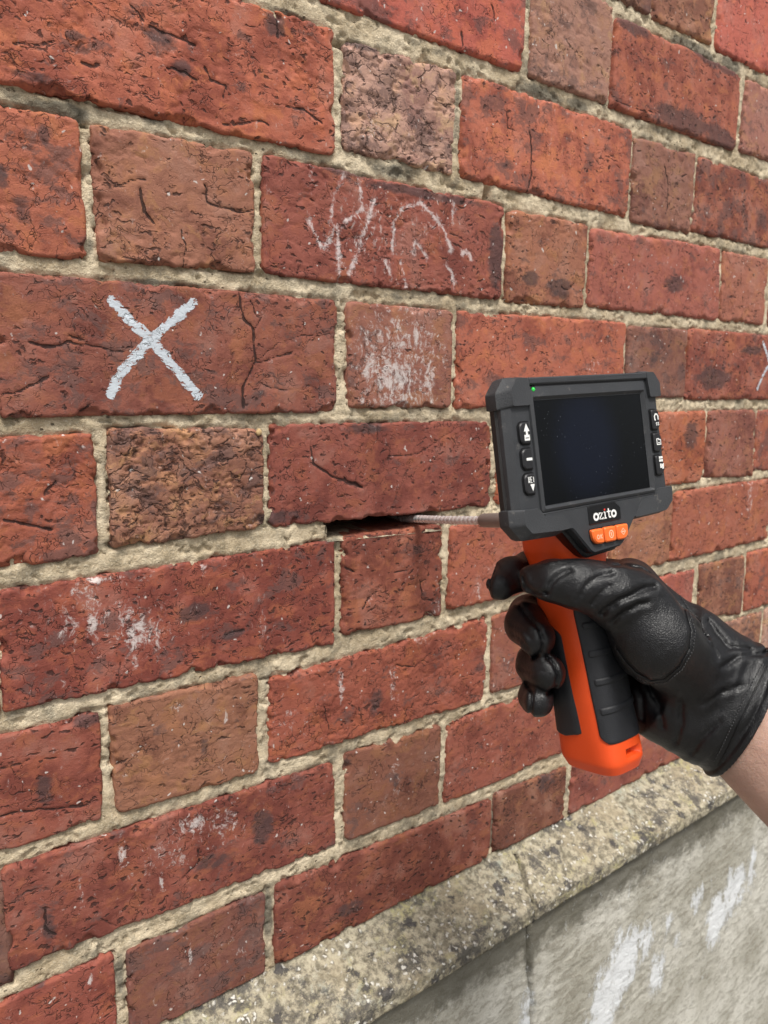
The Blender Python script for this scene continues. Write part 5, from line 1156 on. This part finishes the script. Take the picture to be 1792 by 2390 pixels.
def surface_net(fn, lo, hi, st):
    xs = [np.arange(lo[k], hi[k] + st, st) for k in range(3)]
    n = [len(x) for x in xs]
    D = np.empty(n, np.float32)
    Yg, Zg = np.meshgrid(xs[1], xs[2], indexing='ij')
    for i0 in range(0, n[0], 24):
        xx = xs[0][i0:i0 + 24]
        P = np.empty((len(xx), n[1], n[2], 3)); P[..., 0] = xx[:, None, None]; P[..., 1] = Yg; P[..., 2] = Zg
        D[i0:i0 + 24] = fn(P)
    S = D < 0
    c = [S[a:n[0] - 1 + a, b:n[1] - 1 + b, e:n[2] - 1 + e] for a in (0, 1) for b in (0, 1) for e in (0, 1)]
    cnt = sum(x.astype(np.int8) for x in c); act = (cnt > 0) & (cnt < 8)
    I = np.argwhere(act); vid = np.full(act.shape, -1, np.int64); vid[act] = np.arange(len(I))
    acc = np.zeros((len(I), 3)); w = np.zeros(len(I))
    for ax_ in range(3):
        o = [k for k in range(3) if k != ax_]
        for p in (0, 1):
            for q in (0, 1):
                a = I.copy(); a[:, o[0]] += p; a[:, o[1]] += q; b = a.copy(); b[:, ax_] += 1
                da = D[a[:, 0], a[:, 1], a[:, 2]]; db = D[b[:, 0], b[:, 1], b[:, 2]]
                m = (da < 0) != (db < 0); t = np.where(m, da / np.where(m, da - db, 1), 0)
                pt = a.astype(float); pt[:, ax_] += t
                acc += pt * m[:, None]; w += m
    V = acc / w[:, None] * st + np.array([x[0] for x in xs])
    F = []
    for ax_ in range(3):
        o = [k for k in range(3) if k != ax_]
        sl0 = [slice(1, n[k] - 1) for k in range(3)]; sl0[ax_] = slice(0, n[ax_] - 1)
        sl1 = list(sl0); sl1[ax_] = slice(1, n[ax_])
        A = S[tuple(sl0)]; B = S[tuple(sl1)]; E = np.argwhere(A != B); flip = A[A != B]
        off = np.array([1, 1, 1]); off[ax_] = 0; E = E + off
        q = []
        for p_, q_ in ((0, 0), (1, 0), (1, 1), (0, 1)):
            k = E.copy(); k[:, o[0]] -= p_; k[:, o[1]] -= q_; q.append(vid[k[:, 0], k[:, 1], k[:, 2]])
        q = np.stack(q, -1)
        if ax_ == 1: flip = ~flip
        q[flip] = q[flip][:, ::-1]
        F.append(q)
    return V, np.concatenate(F)

def mat_leather():
    N = NT('black_leather'); P = N.coord()
    n1 = N.noise(P, 45, 5, 0.65)
    v = N.voro(N.vmath('ADD', P, N.vmath('SCALE', N.noise(P, 300, 2, 0.5, col=True), scale=0.002)), 950, 'DISTANCE_TO_EDGE')
    g = N.ramp(v, 0.0, 0.25)
    wr = N.noise(N.vmath('ADD', P, N.vmath('SCALE', N.noise(P, 60, 3, 0.6, col=True), scale=0.02)), 210, 4, 0.65)
    c = N.mix(N.ramp(n1, 0.40, 0.70), (0.0040, 0.0040, 0.0048), (0.008, 0.008, 0.0095))
    c = N.mix(N.math('MULTIPLY', N.ramp(N.noise(P, 160, 6, 0.75), 0.60, 0.75), 0.25), c, (0.05, 0.048, 0.046))
    h = N.math('ADD', N.math('MULTIPLY', g, 0.13), N.math('MULTIPLY', wr, 0.22))
    r = N.math('ADD', 0.32, N.math('MULTIPLY', n1, 0.14))
    return N.done(c, r, N.bump(h, 0.55, 0.0012), spec=0.42)
def mat_skin():
    N = NT('skin'); P = N.coord()
    n1 = N.noise(P, 70, 5, 0.6); n2 = N.noise(P, 700, 3, 0.6)
    c = N.mix(n1, (0.36, 0.215, 0.165), (0.52, 0.335, 0.265))
    c = N.mix(N.math('MULTIPLY', N.ramp(n2, 0.55, 0.7), 0.25), c, (0.38, 0.19, 0.14))
    N.b.inputs['Subsurface Weight'].default_value = 0.25; N.b.inputs['Subsurface Radius'].default_value = (0.008, 0.003, 0.0015); N.b.inputs['Subsurface Scale'].default_value = 1.0
    return N.done(c, 0.55, N.bump(N.math('ADD', N.math('MULTIPLY', n2, .5), N.noise(P, 190, 5)), 0.6, 0.0009), spec=0.35)
M_LEATHER = mat_leather(); M_SKIN = mat_skin(); M_THREAD = mat_plain('black_thread', (0.035, 0.035, 0.037), 0.5, 0.5)

FA0, FA1 = CUF0 + AXC * (LC - 11), gp(1900, 1395, 452)
AXF = (FA1 - FA0); LF = np.linalg.norm(AXF); AXF /= LF
FB = np.cross(VIEW, AXF); FB /= np.linalg.norm(FB); FC = np.cross(AXF, FB)
def forearm():
    ss = np.linspace(0, LF * 5.0, 110); th = np.linspace(0, 2 * np.pi, 65)[:-1]
    co = []
    for s in ss:
        t = s / LF; rb = 32.0 + 6.5 * min(t, 2) ; rc = 24.5 + 5.5 * min(t, 2)
        for a in th:
            r_ = 1 + 0.012 * math.sin(3 * a + s / 25)
            co.append(FA0 + AXF * s + FB * (rb * math.cos(a) * r_) + FC * (rc * math.sin(a) * r_))
    co = np.array(co); n = 64; ids = np.arange(len(co)).reshape(-1, n); nx = np.roll(ids, -1, 1)
    F = np.stack([ids[:-1], nx[:-1], nx[1:], ids[1:]], -1).reshape(-1, 4)
    return co, F
base_w = cam_to_world(gp(1530, 1048, 464))
co, F = forearm()
cow = cam_to_world(co) - base_w
me = np_mesh('person', cow, F, M_SKIN)
bm = bmesh.new(); bm.from_mesh(me); bmesh.ops.holes_fill(bm, edges=[e for e in bm.edges if e.is_boundary], sides=100); bmesh.ops.recalc_face_normals(bm, faces=bm.faces[:]); bm.to_mesh(me); bm.free()
person = link('person', me, None, Vector(base_w))
thing(person, 'bare forearm and hand in a black leather glove gripping the orange handle', 'person')

corners = [gp(x, y, d) for x in (60, 1760) for y in (110, 1440) for d in (412, 526)]
lo = np.min(corners, 0); hi = np.max(corners, 0); lo[2] = 412; hi[2] = 526
V, F = surface_net(glove, lo, hi, 1.0)
# a little smoothing to take out the grid
def smooth(V, F, it=2):
    E = np.concatenate([F[:, [0, 1]], F[:, [1, 2]], F[:, [2, 3]], F[:, [3, 0]]])
    for _ in range(it):
        s = np.zeros_like(V); c = np.zeros(len(V))
        for k in range(3): s[:, k] = np.bincount(E[:, 0], V[E[:, 1], k], len(V)) + np.bincount(E[:, 1], V[E[:, 0], k], len(V))
        c = np.bincount(E[:, 0], minlength=len(V)) + np.bincount(E[:, 1], minlength=len(V))
        V = 0.5 * V + 0.5 * s / np.maximum(c, 1)[:, None]
    return V
V = smooth(V, F, 2)
gl_me = np_mesh('glove', cam_to_world(V) - base_w, F, M_LEATHER)
bm = bmesh.new(); bm.from_mesh(gl_me); bmesh.ops.recalc_face_normals(bm, faces=bm.faces[:]); bm.to_mesh(gl_me); bm.free()
gl = link('glove', gl_me, person)

# seams and stitches lie on the leather: march each sight line on to the glove
def on_glove(pts, lift=0.0):
    pts = np.asarray(pts, float); d = np.full(len(pts), 412.0); ok = np.zeros(len(pts), bool)
    def at(dd):
        sx = 1092 + pts[:, 0] / 2.37; sy = 1220 + pts[:, 1] / 2.37
        return np.stack([(sx - 896) / FPX * dd, (sy - 1195) / FPX * dd, dd], -1)
    for _ in range(70):
        v = glove(at(d)); ok = v < 0.12
        d = np.where(ok, d, d + np.maximum(v * 0.7, 0.1))
    P = at(d - lift)
    return [P[i] if ok[i] and d[i] < 520 else None for i in range(len(pts))]
def resample(pts, step):
    P = np.asarray(pts, float); L = np.concatenate([[0], np.cumsum(np.linalg.norm(np.diff(P, axis=0), axis=1))])
    s = np.arange(0, L[-1], step); return np.stack([np.interp(s, L, P[:, k]) for k in (0, 1)], -1)
def seam(name, pts, r, parent, dash=None, step=9, lift=0.1):
    Q = on_glove(resample(pts, step), lift)
    bm = bmesh.new()
    runs = []; cur = []
    for q in Q:
        if q is None or (cur and np.linalg.norm(q - cur[-1]) > 6):
            if len(cur) > 1: runs.append(cur)
            cur = [] if q is None else [q]
        else: cur.append(q)
    if len(cur) > 1: runs.append(cur)
    if not dash: runs = [max(runs, key=len)]
    if dash:
        out = []
        for rn in runs:
            for i in range(0, len(rn) - 2, 3): out.append(rn[i:i + 3])
        runs = out
    for rn in runs:
        P = cam_to_world(np.array(rn)) - base_w; n = len(P)
        T = np.gradient(P, axis=0); T /= np.maximum(np.linalg.norm(T, axis=1), 1e-9)[:, None]
        N1 = np.cross(T, np.array([0.3, 1.0, 0.2])); N1 /= np.linalg.norm(N1, axis=1)[:, None]; N2 = np.cross(N1, T)
        L = [[bm.verts.new(P[i] + (r / 1000) * (math.cos(a) * N1[i] + math.sin(a) * N2[i]) * (0.35 if i in (0, n - 1) else 1)) for a in np.linspace(0, 2 * math.pi, 7)[:-1]] for i in range(n)]
        for A, B in zip(L[:-1], L[1:]):
            for k in range(6): bm.faces.new((A[k], A[(k + 1) % 6], B[(k + 1) % 6], B[k]))
        bm.faces.new(L[0]); bm.faces.new(L[-1])
    bmesh.ops.recalc_face_normals(bm, faces=bm.faces[:])
    o = link(name, bm_mesh(name, bm, M_LEATHER if not dash else M_THREAD, True), parent)
    if dash: o['kind'] = 'stuff'
    return o
def shift(pts, d):
    P = np.asarray(pts, float); T = np.gradient(P, axis=0); T /= np.linalg.norm(T, axis=1)[:, None]
    return P + d * np.stack([T[:, 1], -T[:, 0]], -1)
seam('thumb_seam', shift(ARC, 5), 0.7, gl)
seam('thumb_stitching', shift(ARC[3:12], 24), 0.38, gl, dash=True, step=6, lift=0.2)
CL = [(1668, 800), (1625, 880), (1560, 1010), (1500, 1140), (1440, 1270), (1395, 1350)]
for pts in ([(152, 238), (118, 335), (112, 425)], [(270, 440), (330, 520), (392, 580), (416, 650), (400, 715), (366, 748)], [(432, 748), (478, 782), (498, 838), (486, 905), (442, 944)], [(318, 885), (352, 930), (352, 985), (344, 1070)], [(300, 300), (318, 352), (360, 384), (430, 392)]):
    seam('finger_seam', shift(pts, 3), 0.42, gl, step=5)
seam('hem_seam', shift(CL, -12), 0.45, gl)
seam('hem_stitching', shift(CL, -44), 0.38, gl, dash=True, step=6, lift=0.2)
